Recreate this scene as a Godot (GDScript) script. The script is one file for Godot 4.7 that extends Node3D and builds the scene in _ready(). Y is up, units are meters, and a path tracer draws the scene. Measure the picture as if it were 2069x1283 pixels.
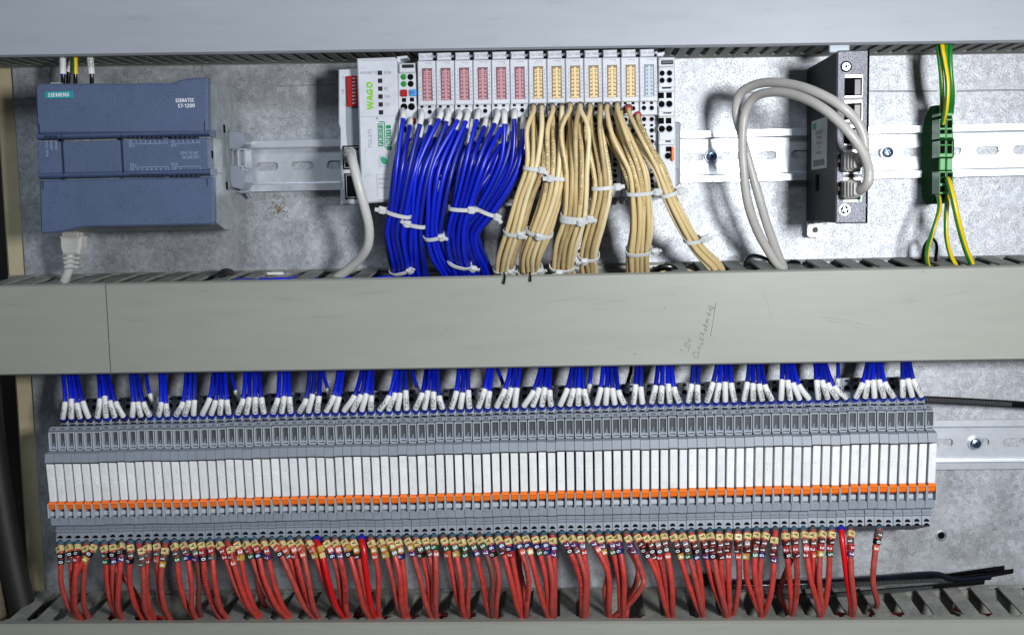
extends Node3D
# A close-up of an open control cabinet. World: the zinc mounting plate is z = 0, x right, y up, metres.

const CAM_DIST := 0.78
const FOCAL := 2230.0
var CR := Basis()
var M := {}
var rng := RandomNumberGenerator.new()
var names := {}
var text_cache := {}
var fonts := {}

class MB:
	var v := PackedVector3Array()
	var n := PackedVector3Array()
	var ix := PackedInt32Array()

	func face(p: Array) -> void:   # convex, counter-clockwise seen from outside
		var nn: Vector3 = ((p[1] - p[0]) as Vector3).cross(p[2] - p[0])
		if nn.length_squared() < 1e-24 and p.size() > 3:
			nn = ((p[2] - p[0]) as Vector3).cross(p[3] - p[0])
		nn = nn.normalized()
		var b := v.size()
		for q in p:
			v.append(q)
			n.append(nn)
		for i in range(1, p.size() - 1):
			ix.append(b); ix.append(b + i + 1); ix.append(b + i)

	func box(lo: Vector3, hi: Vector3, b := 0.0, xf := Transform3D()) -> void:
		var c := (lo + hi) / 2.0
		var h := (hi - lo) / 2.0
		if b <= 0.0:
			for ax in 3:
				for s in [-1.0, 1.0]:
					var u := (ax + 1) % 3
					var w := (ax + 2) % 3
					var q := []
					for k in [[-1, -1], [1, -1], [1, 1], [-1, 1]]:
						var p := Vector3()
						p[ax] = s * h[ax]; p[u] = k[0] * h[u] * s; p[w] = k[1] * h[w]
						q.append(xf * (c + p))
					face(q)
			return
		b = minf(b, minf(h.x, minf(h.y, h.z)) * 0.95)
		for ax in 3:
			for s in [-1.0, 1.0]:
				var u := (ax + 1) % 3
				var w := (ax + 2) % 3
				var q := []
				for k in [[-1, -1], [1, -1], [1, 1], [-1, 1]]:
					var p := Vector3()
					p[ax] = s * h[ax]; p[u] = k[0] * (h[u] - b) * s; p[w] = k[1] * (h[w] - b)
					q.append(xf * (c + p))
				face(q)
		for ax in 3:   # twelve chamfered edges
			var u := (ax + 1) % 3
			var w := (ax + 2) % 3
			for su in [-1.0, 1.0]:
				for sw in [-1.0, 1.0]:
					var a1 := Vector3(); var a2 := Vector3(); var b1 := Vector3(); var b2 := Vector3()
					a1[ax] = -(h[ax] - b); a1[u] = su * h[u]; a1[w] = sw * (h[w] - b)
					a2 = a1; a2[ax] = -a1[ax]
					b1[ax] = a1[ax]; b1[u] = su * (h[u] - b); b1[w] = sw * h[w]
					b2 = b1; b2[ax] = -b1[ax]
					if su * sw > 0:
						face([xf * (c + a1), xf * (c + a2), xf * (c + b2), xf * (c + b1)])
					else:
						face([xf * (c + a1), xf * (c + b1), xf * (c + b2), xf * (c + a2)])
		for sx in [-1.0, 1.0]:
			for sy in [-1.0, 1.0]:
				for sz in [-1.0, 1.0]:
					var p1 := Vector3(sx * h.x, sy * (h.y - b), sz * (h.z - b))
					var p2 := Vector3(sx * (h.x - b), sy * h.y, sz * (h.z - b))
					var p3 := Vector3(sx * (h.x - b), sy * (h.y - b), sz * h.z)
					if sx * sy * sz > 0:
						face([xf * (c + p1), xf * (c + p2), xf * (c + p3)])
					else:
						face([xf * (c + p1), xf * (c + p3), xf * (c + p2)])

	static func area(p: PackedVector2Array) -> float:
		var a := 0.0
		for i in p.size():
			a += p[i].cross(p[(i + 1) % p.size()])
		return a

	static func inset(p: PackedVector2Array, b: float) -> PackedVector2Array:
		var o := PackedVector2Array()
		for i in p.size():
			var a := (p[i] - p[i - 1]).normalized()
			var c := (p[(i + 1) % p.size()] - p[i]).normalized()
			var na := Vector2(-a.y, a.x)
			var nc := Vector2(-c.y, c.x)
			var m := (na + nc)
			var d := maxf(0.35, m.dot(m) / 2.0)
			o.append(p[i] + m / d * b)
		return o

	# polygon (a, b) extruded along an axis: axis 0 takes (y, z), axis 1 (z, x), axis 2 (x, y). bevel chamfers the far (hi) rim and, if both, the near rim too
	func prism(poly: PackedVector2Array, lo: float, hi: float, axis := 2, bevel := 0.0, both := false) -> void:
		var p := poly.duplicate()
		if area(p) < 0.0:
			p.reverse()
		var at := func(q: Vector2, t: float) -> Vector3:
			return Vector3(t, q.x, q.y) if axis == 0 else Vector3(q.y, t, q.x) if axis == 1 else Vector3(q.x, q.y, t)
		var pin := inset(p, bevel) if bevel > 0.0 else p
		var h2 := hi - bevel
		var l2 := lo + (bevel if both else 0.0)
		var cap := Geometry2D.triangulate_polygon(pin)
		for t in range(0, cap.size(), 3):
			var tr := [pin[cap[t]], pin[cap[t + 1]], pin[cap[t + 2]]]
			if ((tr[1] - tr[0]) as Vector2).cross(tr[2] - tr[0]) < 0:
				tr.reverse()
			face([at.call(tr[0], hi), at.call(tr[1], hi), at.call(tr[2], hi)])
		var pl := pin if both else p
		var cap2 := Geometry2D.triangulate_polygon(pl)
		for t in range(0, cap2.size(), 3):
			var tr := [pl[cap2[t]], pl[cap2[t + 1]], pl[cap2[t + 2]]]
			if ((tr[1] - tr[0]) as Vector2).cross(tr[2] - tr[0]) < 0:
				tr.reverse()
			face([at.call(tr[0], lo), at.call(tr[2], lo), at.call(tr[1], lo)])
		for i in p.size():
			var j := (i + 1) % p.size()
			face([at.call(p[i], l2), at.call(p[j], l2), at.call(p[j], h2), at.call(p[i], h2)])
			if bevel > 0.0:
				face([at.call(p[i], h2), at.call(p[j], h2), at.call(pin[j], hi), at.call(pin[i], hi)])
				if both:
					face([at.call(pin[i], lo), at.call(pin[j], lo), at.call(p[j], l2), at.call(p[i], l2)])

	func lathe(xf: Transform3D, prof: Array, sides := 12) -> void:   # [radius, height along local z] pairs
		for k in prof.size() - 1:
			var r0: float = prof[k][0]; var z0: float = prof[k][1]
			var r1: float = prof[k + 1][0]; var z1: float = prof[k + 1][1]
			var d := Vector2(r1 - r0, z1 - z0)
			if d.length() < 1e-9:
				continue
			d = d.normalized()
			var b := v.size()
			for s in sides + 1:
				var a := TAU * s / sides
				var e := Vector3(cos(a), sin(a), 0)
				var nn := (xf.basis * (e * d.y + Vector3(0, 0, -d.x))).normalized()
				v.append(xf * (e * r0 + Vector3(0, 0, z0))); n.append(nn)
				v.append(xf * (e * r1 + Vector3(0, 0, z1))); n.append(nn)
			for s in sides:
				var i := b + s * 2
				ix.append_array([i, i + 1, i + 2, i + 1, i + 3, i + 2])

	func tube(pts: PackedVector3Array, r: float, sides := 8, a0 := 0.0, a1 := TAU, twist := 0.0, flat := 1.0, up := Vector3.ZERO) -> void:
		var fr := MB.frames(pts, up)
		var closed := a1 - a0 > 6.28
		var cnt := sides + 1
		var b := v.size()
		for i in pts.size():
			var f: Basis = fr[i]
			for s in cnt:
				var a := a0 + (a1 - a0) * s / sides + twist * i
				var e := f.x * cos(a) + f.y * sin(a) * flat
				var en := (f.x * cos(a) * flat + f.y * sin(a)).normalized()
				v.append(pts[i] + e * r); n.append(en)
		for i in pts.size() - 1:
			for s in sides:
				var q := b + i * cnt + s
				ix.append_array([q, q + cnt, q + 1, q + 1, q + cnt, q + cnt + 1])
		if closed:
			for e in [0, pts.size() - 1]:
				var ring := []
				for s in sides:
					ring.append(v[b + e * cnt + s])
				if e == 0:
					ring.reverse()
				face(ring)

	static func frames(pts: PackedVector3Array, up := Vector3.ZERO) -> Array:
		var out := []
		var t0 := (pts[1] - pts[0]).normalized()
		var x := up if up != Vector3.ZERO else (Vector3(1, 0, 0) if absf(t0.x) < 0.8 else Vector3(0, 1, 0))
		x = (x - t0 * x.dot(t0)).normalized()
		for i in pts.size():
			var t := (pts[mini(i + 1, pts.size() - 1)] - pts[maxi(i - 1, 0)]).normalized()
			x = (x - t * x.dot(t)).normalized()
			out.append(Basis(x, t.cross(x), t))
		return out

	func add(vs: PackedVector3Array, tris: PackedInt32Array, xf: Transform3D, nn: Vector3) -> void:
		var b := v.size()
		for p in vs:
			v.append(xf * p); n.append(nn)
		for i in tris:
			ix.append(b + i)

	func mesh(m: Material, off := Vector3.ZERO) -> ArrayMesh:
		var a := []
		a.resize(Mesh.ARRAY_MAX)
		var vv := v
		if off != Vector3.ZERO:
			vv = PackedVector3Array()
			for p in v:
				vv.append(p - off)
		a[Mesh.ARRAY_VERTEX] = vv
		a[Mesh.ARRAY_NORMAL] = n
		a[Mesh.ARRAY_INDEX] = ix
		var o := ArrayMesh.new()
		o.add_surface_from_arrays(Mesh.PRIMITIVE_TRIANGLES, a)
		o.surface_set_material(0, m)
		return o

# ---------------------------------------------------------------- places, things, parts

func W(px: float, py: float, z: float) -> Vector3:   # the point at depth z that was measured at this spot of the photograph
	var d := CR * Vector3((px - 1034.5) / FOCAL, -(py - 641.5) / FOCAL, -1.0)
	var t := (z - CAM_DIST) / d.z
	return Vector3(d.x * t, d.y * t, z)

func S(z: float) -> float:
	return (CAM_DIST - z) / FOCAL

func numbered(called: String) -> String:
	var k: int = names.get(called, 0)
	names[called] = k + 1
	return called if k == 0 else "%s_%03d" % [called, k]

func thing(called: String, label: String, category: String, at := Vector3.ZERO, group := "") -> Node3D:
	var o := Node3D.new()
	o.name = numbered(called)
	add_child(o)
	o.position = at
	tag(o, label, category, group)
	return o

func tag(o: Node, label: String, category := "", group := "") -> void:
	if label: o.set_meta("label", label)
	if category: o.set_meta("category", category)
	if group: o.set_meta("group", group)

func obj(called: String, mb: MB, m: Material, parent: Node3D) -> MeshInstance3D:   # shapes are given in world places
	var o := MeshInstance3D.new()
	var off := Vector3.ZERO
	var p: Node = parent
	while p is Node3D and p != self:
		off += (p as Node3D).position
		p = p.get_parent()
	o.mesh = mb.mesh(m, off)
	o.name = called if parent != self else numbered(called)
	parent.add_child(o, true)
	return o

func loose(called: String, mb: MB, m: Material, parent: Node3D) -> MeshInstance3D:   # many pieces too small to pick apart
	var o := obj(called, mb, m, parent)
	o.set_meta("kind", "stuff")
	return o

func shared(called: String, mesh: Mesh, parent: Node3D, xf := Transform3D()) -> MeshInstance3D:
	var o := MeshInstance3D.new()
	o.mesh = mesh
	o.name = called
	parent.add_child(o, true)
	o.transform = xf
	return o

func dup(o: Node3D, called: String, label: String, at: Vector3) -> Node3D:
	var c: Node3D = o.duplicate()
	c.name = numbered(called)
	add_child(c)
	c.position = at
	c.set_meta("label", label)
	return c

func bpx(mb: MB, x0: float, y0: float, x1: float, y1: float, z0: float, z1: float, b := 0.0) -> void:
	var a := W(x0, (y0 + y1) / 2, z1)
	var c := W(x1, (y0 + y1) / 2, z1)
	var t := W((x0 + x1) / 2, y0, z1)
	var u := W((x0 + x1) / 2, y1, z1)
	mb.box(Vector3(a.x, u.y, z0), Vector3(c.x, t.y, z1), b)

func ppx(pts: Array, z: float) -> PackedVector2Array:
	var o := PackedVector2Array()
	for p in pts:
		var w := W(p[0], p[1], z)
		o.append(Vector2(w.x, w.y))
	return o

func spline(p: Array, per := 6) -> PackedVector3Array:
	var out := PackedVector3Array()
	for i in p.size() - 1:
		var a: Vector3 = p[maxi(i - 1, 0)]
		var b: Vector3 = p[i]
		var c: Vector3 = p[i + 1]
		var d: Vector3 = p[mini(i + 2, p.size() - 1)]
		# centripetal spacing keeps uneven control points from looping
		var l0 := maxf(sqrt(a.distance_to(b)), 1e-4)
		var l1 := maxf(sqrt(b.distance_to(c)), 1e-4)
		var l2 := maxf(sqrt(c.distance_to(d)), 1e-4)
		var m1 := (b - a) / l0 - (c - a) / (l0 + l1) + (c - b) / l1 if i > 0 else (c - b) / l1
		var m2 := (c - b) / l1 - (d - b) / (l1 + l2) + (d - c) / l2 if i < p.size() - 2 else (c - b) / l1
		m1 *= l1; m2 *= l1
		for k in per:
			var t := float(k) / per
			var t2 := t * t
			var t3 := t2 * t
			out.append(b * (2 * t3 - 3 * t2 + 1) + m1 * (t3 - 2 * t2 + t) + c * (-2 * t3 + 3 * t2) + m2 * (t3 - t2))
	out.append(p[-1])
	return out

func cut(pts: PackedVector3Array, s0: float, s1: float, step := 0.0012) -> PackedVector3Array:   # the stretch of a path between two lengths along it
	var out := PackedVector3Array()
	var cnt := maxi(2, int(ceil((s1 - s0) / step)) + 1)
	for k in cnt:
		out.append(along(pts, lerpf(s0, s1, float(k) / (cnt - 1))))
	return out

func along(pts: PackedVector3Array, s: float) -> Vector3:
	var l := 0.0
	for i in pts.size() - 1:
		var d := pts[i].distance_to(pts[i + 1])
		if l + d >= s and d > 0:
			return pts[i].lerp(pts[i + 1], clampf((s - l) / d, 0, 1))
		l += d
	return pts[-1]

func length_of(pts: PackedVector3Array) -> float:
	var l := 0.0
	for i in pts.size() - 1:
		l += pts[i].distance_to(pts[i + 1])
	return l

# ---------------------------------------------------------------- lettering

func glyphs(s: String, font := "sans") -> Array:   # flat letters, about 1 high as capitals, centred
	var key := font + s
	if not text_cache.has(key):
		var t := TextMesh.new()
		t.text = s
		t.font = fonts[font]
		t.font_size = 32
		t.pixel_size = 1.0 / 23.0
		t.depth = 0.0
		t.curve_step = 3.0
		var a := t.get_mesh_arrays()
		var vs: PackedVector3Array = a[Mesh.ARRAY_VERTEX]
		var nn: PackedVector3Array = a[Mesh.ARRAY_NORMAL]
		var ids: PackedInt32Array = a[Mesh.ARRAY_INDEX] if a[Mesh.ARRAY_INDEX] != null else PackedInt32Array(range(vs.size()))
		var keep := PackedInt32Array()
		var lo := Vector3(1e9, 1e9, 0)
		var hi := Vector3(-1e9, -1e9, 0)
		for i in range(0, ids.size(), 3):
			if nn[ids[i]].z > 0.5 and nn[ids[i + 1]].z > 0.5 and nn[ids[i + 2]].z > 0.5:
				for k in 3:
					keep.append(ids[i + k])
					lo = lo.min(vs[ids[i + k]]); hi = hi.max(vs[ids[i + k]])
		var c := (lo + hi) / 2
		var out := PackedVector3Array()
		for p in vs:
			out.append(Vector3(p.x - c.x, p.y - c.y, 0))
		text_cache[key] = [out, keep, hi.x - lo.x]
	return text_cache[key]

func write(mb: MB, s: String, at: Vector3, size: float, rot := 0.0, font := "sans", stretch := 1.0, slant := 0.0) -> void:
	var g := glyphs(s, font)
	var b := Basis(Vector3(0, 0, 1), deg_to_rad(rot)) * Basis(Vector3(size * stretch, 0, 0), Vector3(slant * size, size, 0), Vector3(0, 0, size))
	mb.add(g[0], g[1], Transform3D(b, at), Vector3(0, 0, 1))

func write_px(mb: MB, s: String, px: float, py: float, z: float, h_px: float, rot := 0.0, font := "sans", stretch := 1.0, slant := 0.0) -> void:
	write(mb, s, W(px, py, z) + Vector3(0, 0, 0.00012), h_px * S(z), rot, font, stretch, slant)

func write_on_tube(mb: MB, s: String, pts: PackedVector3Array, r: float, s0: float, size: float, ang: float, flip := false) -> void:
	var g := glyphs(s, "sans")
	var fr := MB.frames(pts, Vector3(1, 0, 0))
	var acc := PackedFloat32Array([0.0])
	for i in pts.size() - 1:
		acc.append(acc[i] + pts[i].distance_to(pts[i + 1]))
	var vs: PackedVector3Array = g[0]
	var w: float = g[2]
	var b := mb.v.size()
	for p in vs:
		var q := p * size
		if flip:
			q = -q
		var l := clampf(s0 + w * size / 2 + q.x, 0.0, acc[-1] - 1e-5)
		var i := 0
		while i < acc.size() - 2 and acc[i + 1] < l:
			i += 1
		var t := (l - acc[i]) / maxf(acc[i + 1] - acc[i], 1e-9)
		var f: Basis = fr[i]
		var f2: Basis = fr[i + 1]
		var a := ang + q.y / r
		var e := ((f.x * cos(a) + f.y * sin(a)) * (1 - t) + (f2.x * cos(a) + f2.y * sin(a)) * t).normalized()
		mb.v.append(pts[i].lerp(pts[i + 1], t) + e * (r + 0.00006)); mb.n.append(e)
	for i in g[1]:
		mb.ix.append(b + i)

const TENS := ["", "", "twenty", "thirty", "forty", "fifty", "sixty", "seventy", "eighty", "ninety"]
const ONES := ["", "first", "second", "third", "fourth", "fifth", "sixth", "seventh", "eighth", "ninth", "tenth", "eleventh", "twelfth", "thirteenth", "fourteenth", "fifteenth", "sixteenth", "seventeenth", "eighteenth", "nineteenth"]
func nth(k: int) -> String:
	if k < 20:
		return ONES[k]
	if k % 10 == 0:
		return TENS[k / 10].trim_suffix("y") + "ieth"
	return TENS[k / 10] + "-" + ONES[k % 10]

# ---------------------------------------------------------------- materials

func noise_image(size: int, freq: float, octaves: int, seed_: int, kind := FastNoiseLite.TYPE_SIMPLEX_SMOOTH) -> PackedByteArray:
	var f := FastNoiseLite.new()
	f.noise_type = kind
	f.frequency = freq
	f.fractal_octaves = octaves
	f.seed = seed_
	if kind == FastNoiseLite.TYPE_CELLULAR:
		f.cellular_return_type = FastNoiseLite.RETURN_CELL_VALUE
	var im := f.get_seamless_image(size, size, false, false, 0.12)
	im.convert(Image.FORMAT_L8)
	return im.get_data()

func tex_from(size: int, data: PackedByteArray) -> ImageTexture:
	return ImageTexture.create_from_image(Image.create_from_data(size, size, false, Image.FORMAT_RGB8, data))

func mottle(size: int, lo: float, hi: float, f1: float, f2: float, specks: float, seed_: int) -> ImageTexture:
	var a := noise_image(size, f1, 4, seed_)
	var b := noise_image(size, f2, 3, seed_ + 5)
	var d := PackedByteArray()
	d.resize(size * size * 3)
	for i in size * size:
		var t := 0.6 * a[i] / 255.0 + 0.4 * b[i] / 255.0
		var g := lerpf(lo, hi, clampf((t - 0.25) * 2.0, 0, 1))
		if b[i] < 60:
			g *= 1.0 - specks * clampf((60 - b[i]) / 40.0, 0, 1)
		var c := clampi(int(g * 255), 0, 255)
		d[i * 3] = c; d[i * 3 + 1] = c; d[i * 3 + 2] = c
	return tex_from(size, d)

func normal_noise(size: int, freq: float, oct: int, strength: float, seed_: int) -> ImageTexture:
	var a := noise_image(size, freq, oct, seed_)
	var im := Image.create_from_data(size, size, false, Image.FORMAT_L8, a)
	im.convert(Image.FORMAT_RGBA8)
	im.bump_map_to_normal_map(strength)
	return ImageTexture.create_from_image(im)

func mat(c: Color, rough: float, metal := 0.0, tex: Texture2D = null, scale := 20.0, nrm: Texture2D = null, nscale := 0.3) -> StandardMaterial3D:
	var m := StandardMaterial3D.new()
	m.albedo_color = c
	m.roughness = rough
	m.metallic = metal
	if tex or nrm:
		m.uv1_triplanar = true
		m.uv1_world_triplanar = true
		m.uv1_scale = Vector3(scale, scale, scale)
	if tex:
		m.albedo_texture = tex
	if nrm:
		m.normal_enabled = true
		m.normal_texture = nrm
		m.normal_scale = nscale
	return m

func make_materials() -> void:
	var dust := mottle(512, 0.945, 1.0, 0.004, 0.03, 0.05, 3)
	var dirt := mottle(512, 0.80, 1.0, 0.010, 0.05, 0.22, 11)
	var grain := normal_noise(512, 0.16, 2, 3.0, 7)
	# zinc: crystal flakes of different grey, fine dark pits, cloudy stains
	var n := 1024
	var cells := noise_image(n, 0.055, 1, 21, FastNoiseLite.TYPE_CELLULAR)
	var fine := noise_image(n, 0.11, 3, 22)
	var cloud := noise_image(n, 0.0045, 4, 23)
	var d := PackedByteArray()
	d.resize(n * n * 3)
	var rgh := PackedByteArray()
	rgh.resize(n * n * 3)
	for i in n * n:
		var cl := cloud[i] / 255.0
		var g := 0.69 + 0.10 * (cl - 0.5) + 0.09 * (cells[i] / 255.0 - 0.5)
		var f := fine[i] / 255.0
		g += 0.18 * (f - 0.5)
		if f < 0.36 and cl < 0.62:
			g -= 0.50 * (0.36 - f)
		var c := clampi(int(g * 255), 0, 255)
		d[i * 3] = clampi(int(g * 250), 0, 255); d[i * 3 + 1] = c; d[i * 3 + 2] = clampi(int(g * 262), 0, 255)
		var r := clampi(int((0.50 + 0.12 * (1.0 - f) + 0.14 * (cl - 0.5)) * 255), 0, 255)
		rgh[i * 3] = r; rgh[i * 3 + 1] = r; rgh[i * 3 + 2] = r
	var zinc := mat(Color(1, 1, 1), 1.0, 0.66, tex_from(n, d), 6.0, normal_noise(512, 0.035, 3, 1.2, 31), 0.22)
	zinc.roughness_texture = tex_from(n, rgh)
	M.zinc = zinc
	M.steel = mat(Color(0.90, 0.92, 0.945), 0.36, 0.72, dust, 9.0)
	M.screw = mat(Color(0.62, 0.70, 0.82), 0.25, 1.0)
	var streak := mottle(512, 0.962, 1.0, 0.006, 0.03, 0.03, 57)
	M.pvc_cool_lit = mat(Color(0.615, 0.635, 0.665), 0.5, 0.0, streak, 7.0)  # duct grey tinted bluish: cool light on the top duct painted in
	M.pvc = mat(Color(0.575, 0.585, 0.55), 0.5, 0.0, streak, 7.0)
	M.pvc_dirty = mat(Color(0.55, 0.555, 0.525), 0.6, 0.0, dirt, 9.0, grain, 0.12)
	M.pvc.uv1_scale = Vector3(1.3, 7.0, 7.0)
	M.pvc_cool_lit.uv1_scale = Vector3(1.3, 7.0, 7.0)
	M.scuff = mat(Color(0.50, 0.515, 0.50), 0.7)
	M.pvc_edge = mat(Color(0.78, 0.77, 0.70), 0.6)
	M.beige_paint = mat(Color(0.70, 0.66, 0.54), 0.5, 0.0, dust, 6.0)
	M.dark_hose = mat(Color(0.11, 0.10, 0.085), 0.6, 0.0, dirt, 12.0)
	M.plc = mat(Color(0.31, 0.367, 0.485), 0.5, 0.0, dust, 8.0, grain, 0.25)
	M.plc_dark = mat(Color(0.10, 0.13, 0.22), 0.6)
	M.plc_mid = mat(Color(0.24, 0.30, 0.43), 0.45, 0.0, dust, 8.0, grain, 0.2)
	M.plc_body = mat(Color(0.56, 0.59, 0.60), 0.42, 0.0, dirt, 10.0, grain, 0.15)
	M.teal = mat(Color(0.12, 0.55, 0.58), 0.45)
	M.white_print = mat(Color(0.86, 0.88, 0.90), 0.6)
	M.pale_print = mat(Color(0.60, 0.66, 0.76), 0.6)
	M.dark_print = mat(Color(0.16, 0.17, 0.19), 0.6)
	M.grey_print = mat(Color(0.45, 0.47, 0.50), 0.6)
	M.ink = mat(Color(0.30, 0.32, 0.32), 0.7)
	M.wago = mat(Color(0.775, 0.79, 0.815), 0.45, 0.0, dust, 9.0, grain, 0.1)
	M.wago_grey = mat(Color(0.52, 0.55, 0.58), 0.5, 0.0, dust, 9.0)
	M.lime = mat(Color(0.47, 0.74, 0.08), 0.5)
	M.net_green = mat(Color(0.0, 0.50, 0.33), 0.5)
	M.hole = mat(Color(0.035, 0.036, 0.04), 0.9)
	M.hole.metallic_specular = 0.2
	M.black = mat(Color(0.04, 0.04, 0.045), 0.55)
	M.black.metallic_specular = 0.25
	M.black_gloss = mat(Color(0.03, 0.03, 0.035), 0.22)
	M.red_plastic = mat(Color(0.62, 0.07, 0.07), 0.35)
	M.sky_plastic = mat(Color(0.30, 0.60, 0.86), 0.4)
	M.green_led = mat(Color(0.08, 0.52, 0.16), 0.3)
	M.pink = mat(Color(0.72, 0.52, 0.545), 0.5)
	M.pink_dark = mat(Color(0.41, 0.265, 0.30), 0.5)
	M.amber = mat(Color(0.85, 0.745, 0.54), 0.5)
	M.amber_dark = mat(Color(0.46, 0.39, 0.27), 0.5)
	M.slate = mat(Color(0.68, 0.73, 0.77), 0.5)
	M.slate_dark = mat(Color(0.42, 0.48, 0.53), 0.5)
	M.relay = mat(Color(0.52, 0.55, 0.59), 0.5, 0.0, dust, 9.0, grain, 0.12)
	M.relay_light = mat(Color(0.68, 0.71, 0.74), 0.45, 0.0, dust, 9.0)
	M.relay_white = mat(Color(0.91, 0.92, 0.925), 0.42, 0.0, dust, 8.0)
	M.relay_white_b = mat(Color(0.88, 0.892, 0.90), 0.40, 0.0, dust, 8.0)
	M.relay_white_c = mat(Color(0.885, 0.895, 0.89), 0.45, 0.0, dust, 8.0)
	M.orange = mat(Color(0.95, 0.45, 0.09), 0.38)
	M.orange_dark = mat(Color(0.55, 0.17, 0.02), 0.5)
	M.smoke = mat(Color(0.10, 0.11, 0.125), 0.35)
	var clear := StandardMaterial3D.new()
	clear.albedo_color = Color(0.85, 0.88, 0.9, 0.038)
	clear.transparency = BaseMaterial3D.TRANSPARENCY_ALPHA
	clear.roughness = 0.12
	clear.metallic_specular = 0.25
	M.clear = clear
	M.blue = mat(Color(0.045, 0.135, 0.75), 0.34, 0.0, dust, 30.0)
	M.blue_b = mat(Color(0.06, 0.14, 0.60), 0.40, 0.0, dirt, 30.0)
	M.blue_c = mat(Color(0.04, 0.10, 0.62), 0.30, 0.0, dust, 30.0)
	M.blue_ferrule = mat(Color(0.07, 0.17, 0.56), 0.4)
	M.navy_ferrule = mat(Color(0.02, 0.03, 0.10), 0.4)
	M.sleeve = mat(Color(0.86, 0.86, 0.855), 0.5, 0.0, dust, 30.0)
	M.beige = mat(Color(0.82, 0.735, 0.54), 0.40, 0.0, dust, 9.0)
	M.beige_b = mat(Color(0.76, 0.67, 0.48), 0.45, 0.0, dirt, 7.0)
	M.beige_c = mat(Color(0.87, 0.805, 0.64), 0.40, 0.0, dust, 9.0)
	M.grime = mat(Color(0.38, 0.34, 0.27), 0.55, 0.0, dirt, 40.0)
	M.red = mat(Color(0.79, 0.26, 0.23), 0.42, 0.0, dirt, 24.0)
	M.red_b = mat(Color(0.73, 0.29, 0.26), 0.5, 0.0, dirt, 30.0)
	M.red_bright = mat(Color(0.76, 0.07, 0.09), 0.28)
	M.red_grimy = mat(Color(0.48, 0.26, 0.22), 0.6, 0.0, dirt, 40.0)
	M.teal_ferrule = mat(Color(0.26, 0.40, 0.47), 0.5, 0.0, dirt, 60.0)
	M.grey_ferrule = mat(Color(0.34, 0.35, 0.36), 0.5, 0.0, dirt, 60.0)
	M.royal_ferrule = mat(Color(0.09, 0.15, 0.62), 0.35)
	M.nylon = mat(Color(0.76, 0.77, 0.77), 0.35)
	M.nylon.subsurf_scatter_enabled = false
	M.cable_white = mat(Color(0.76, 0.76, 0.745), 0.42, 0.0, dust, 18.0)
	M.cable_grey = mat(Color(0.68, 0.672, 0.655), 0.40, 0.0, dust, 18.0)
	M.clear_plug = mat(Color(0.62, 0.61, 0.59), 0.2)
	M.switch_face = mat(Color(0.36, 0.365, 0.395), 0.36, 0.45, dust, 14.0, normal_noise(512, 0.22, 2, 3.0, 41), 0.35)
	M.switch_side = mat(Color(0.13, 0.135, 0.15), 0.45, 0.2, dust, 14.0, grain, 0.3)
	M.switch_side.metallic_specular = 0.2
	M.port_frame = mat(Color(0.93, 0.93, 0.90), 0.3, 0.25)
	M.gold = mat(Color(0.80, 0.62, 0.25), 0.3, 0.9)
	M.paper = mat(Color(0.74, 0.76, 0.76), 0.6)
	M.leaf_green = mat(Color(0.10, 0.58, 0.38), 0.5)
	M.green_block = mat(Color(0.10, 0.29, 0.13), 0.42, 0.0, dust, 20.0)  # green darkened so the colour carries the shade on the left flank
	M.green_block.metallic_specular = 0.12
	M.green_block.roughness = 0.75
	M.green_pale = mat(Color(0.36, 0.62, 0.38), 0.4)
	M.wire_yellow = mat(Color(0.86, 0.74, 0.07), 0.35)
	M.wire_green = mat(Color(0.04, 0.46, 0.18), 0.35)
	M.copper_red = mat(Color(0.55, 0.26, 0.16), 0.5)
	M.rust = mat(Color(0.40, 0.33, 0.17), 0.9)
	M.code = [mat(Color(0.05, 0.05, 0.055), 0.4), mat(Color(0.30, 0.125, 0.10), 0.4), mat(Color(0.60, 0.13, 0.13), 0.4), mat(Color(0.74, 0.31, 0.21), 0.4), mat(Color(0.68, 0.56, 0.22), 0.4), mat(Color(0.08, 0.30, 0.13), 0.4), mat(Color(0.06, 0.11, 0.36), 0.4), mat(Color(0.29, 0.15, 0.34), 0.4)]
	M.code_cream = mat(Color(0.88, 0.80, 0.55), 0.42, 0.0, dirt, 60.0)
	M.code_brown_grey = mat(Color(0.33, 0.28, 0.25), 0.5)

# ---------------------------------------------------------------- the scene

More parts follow.
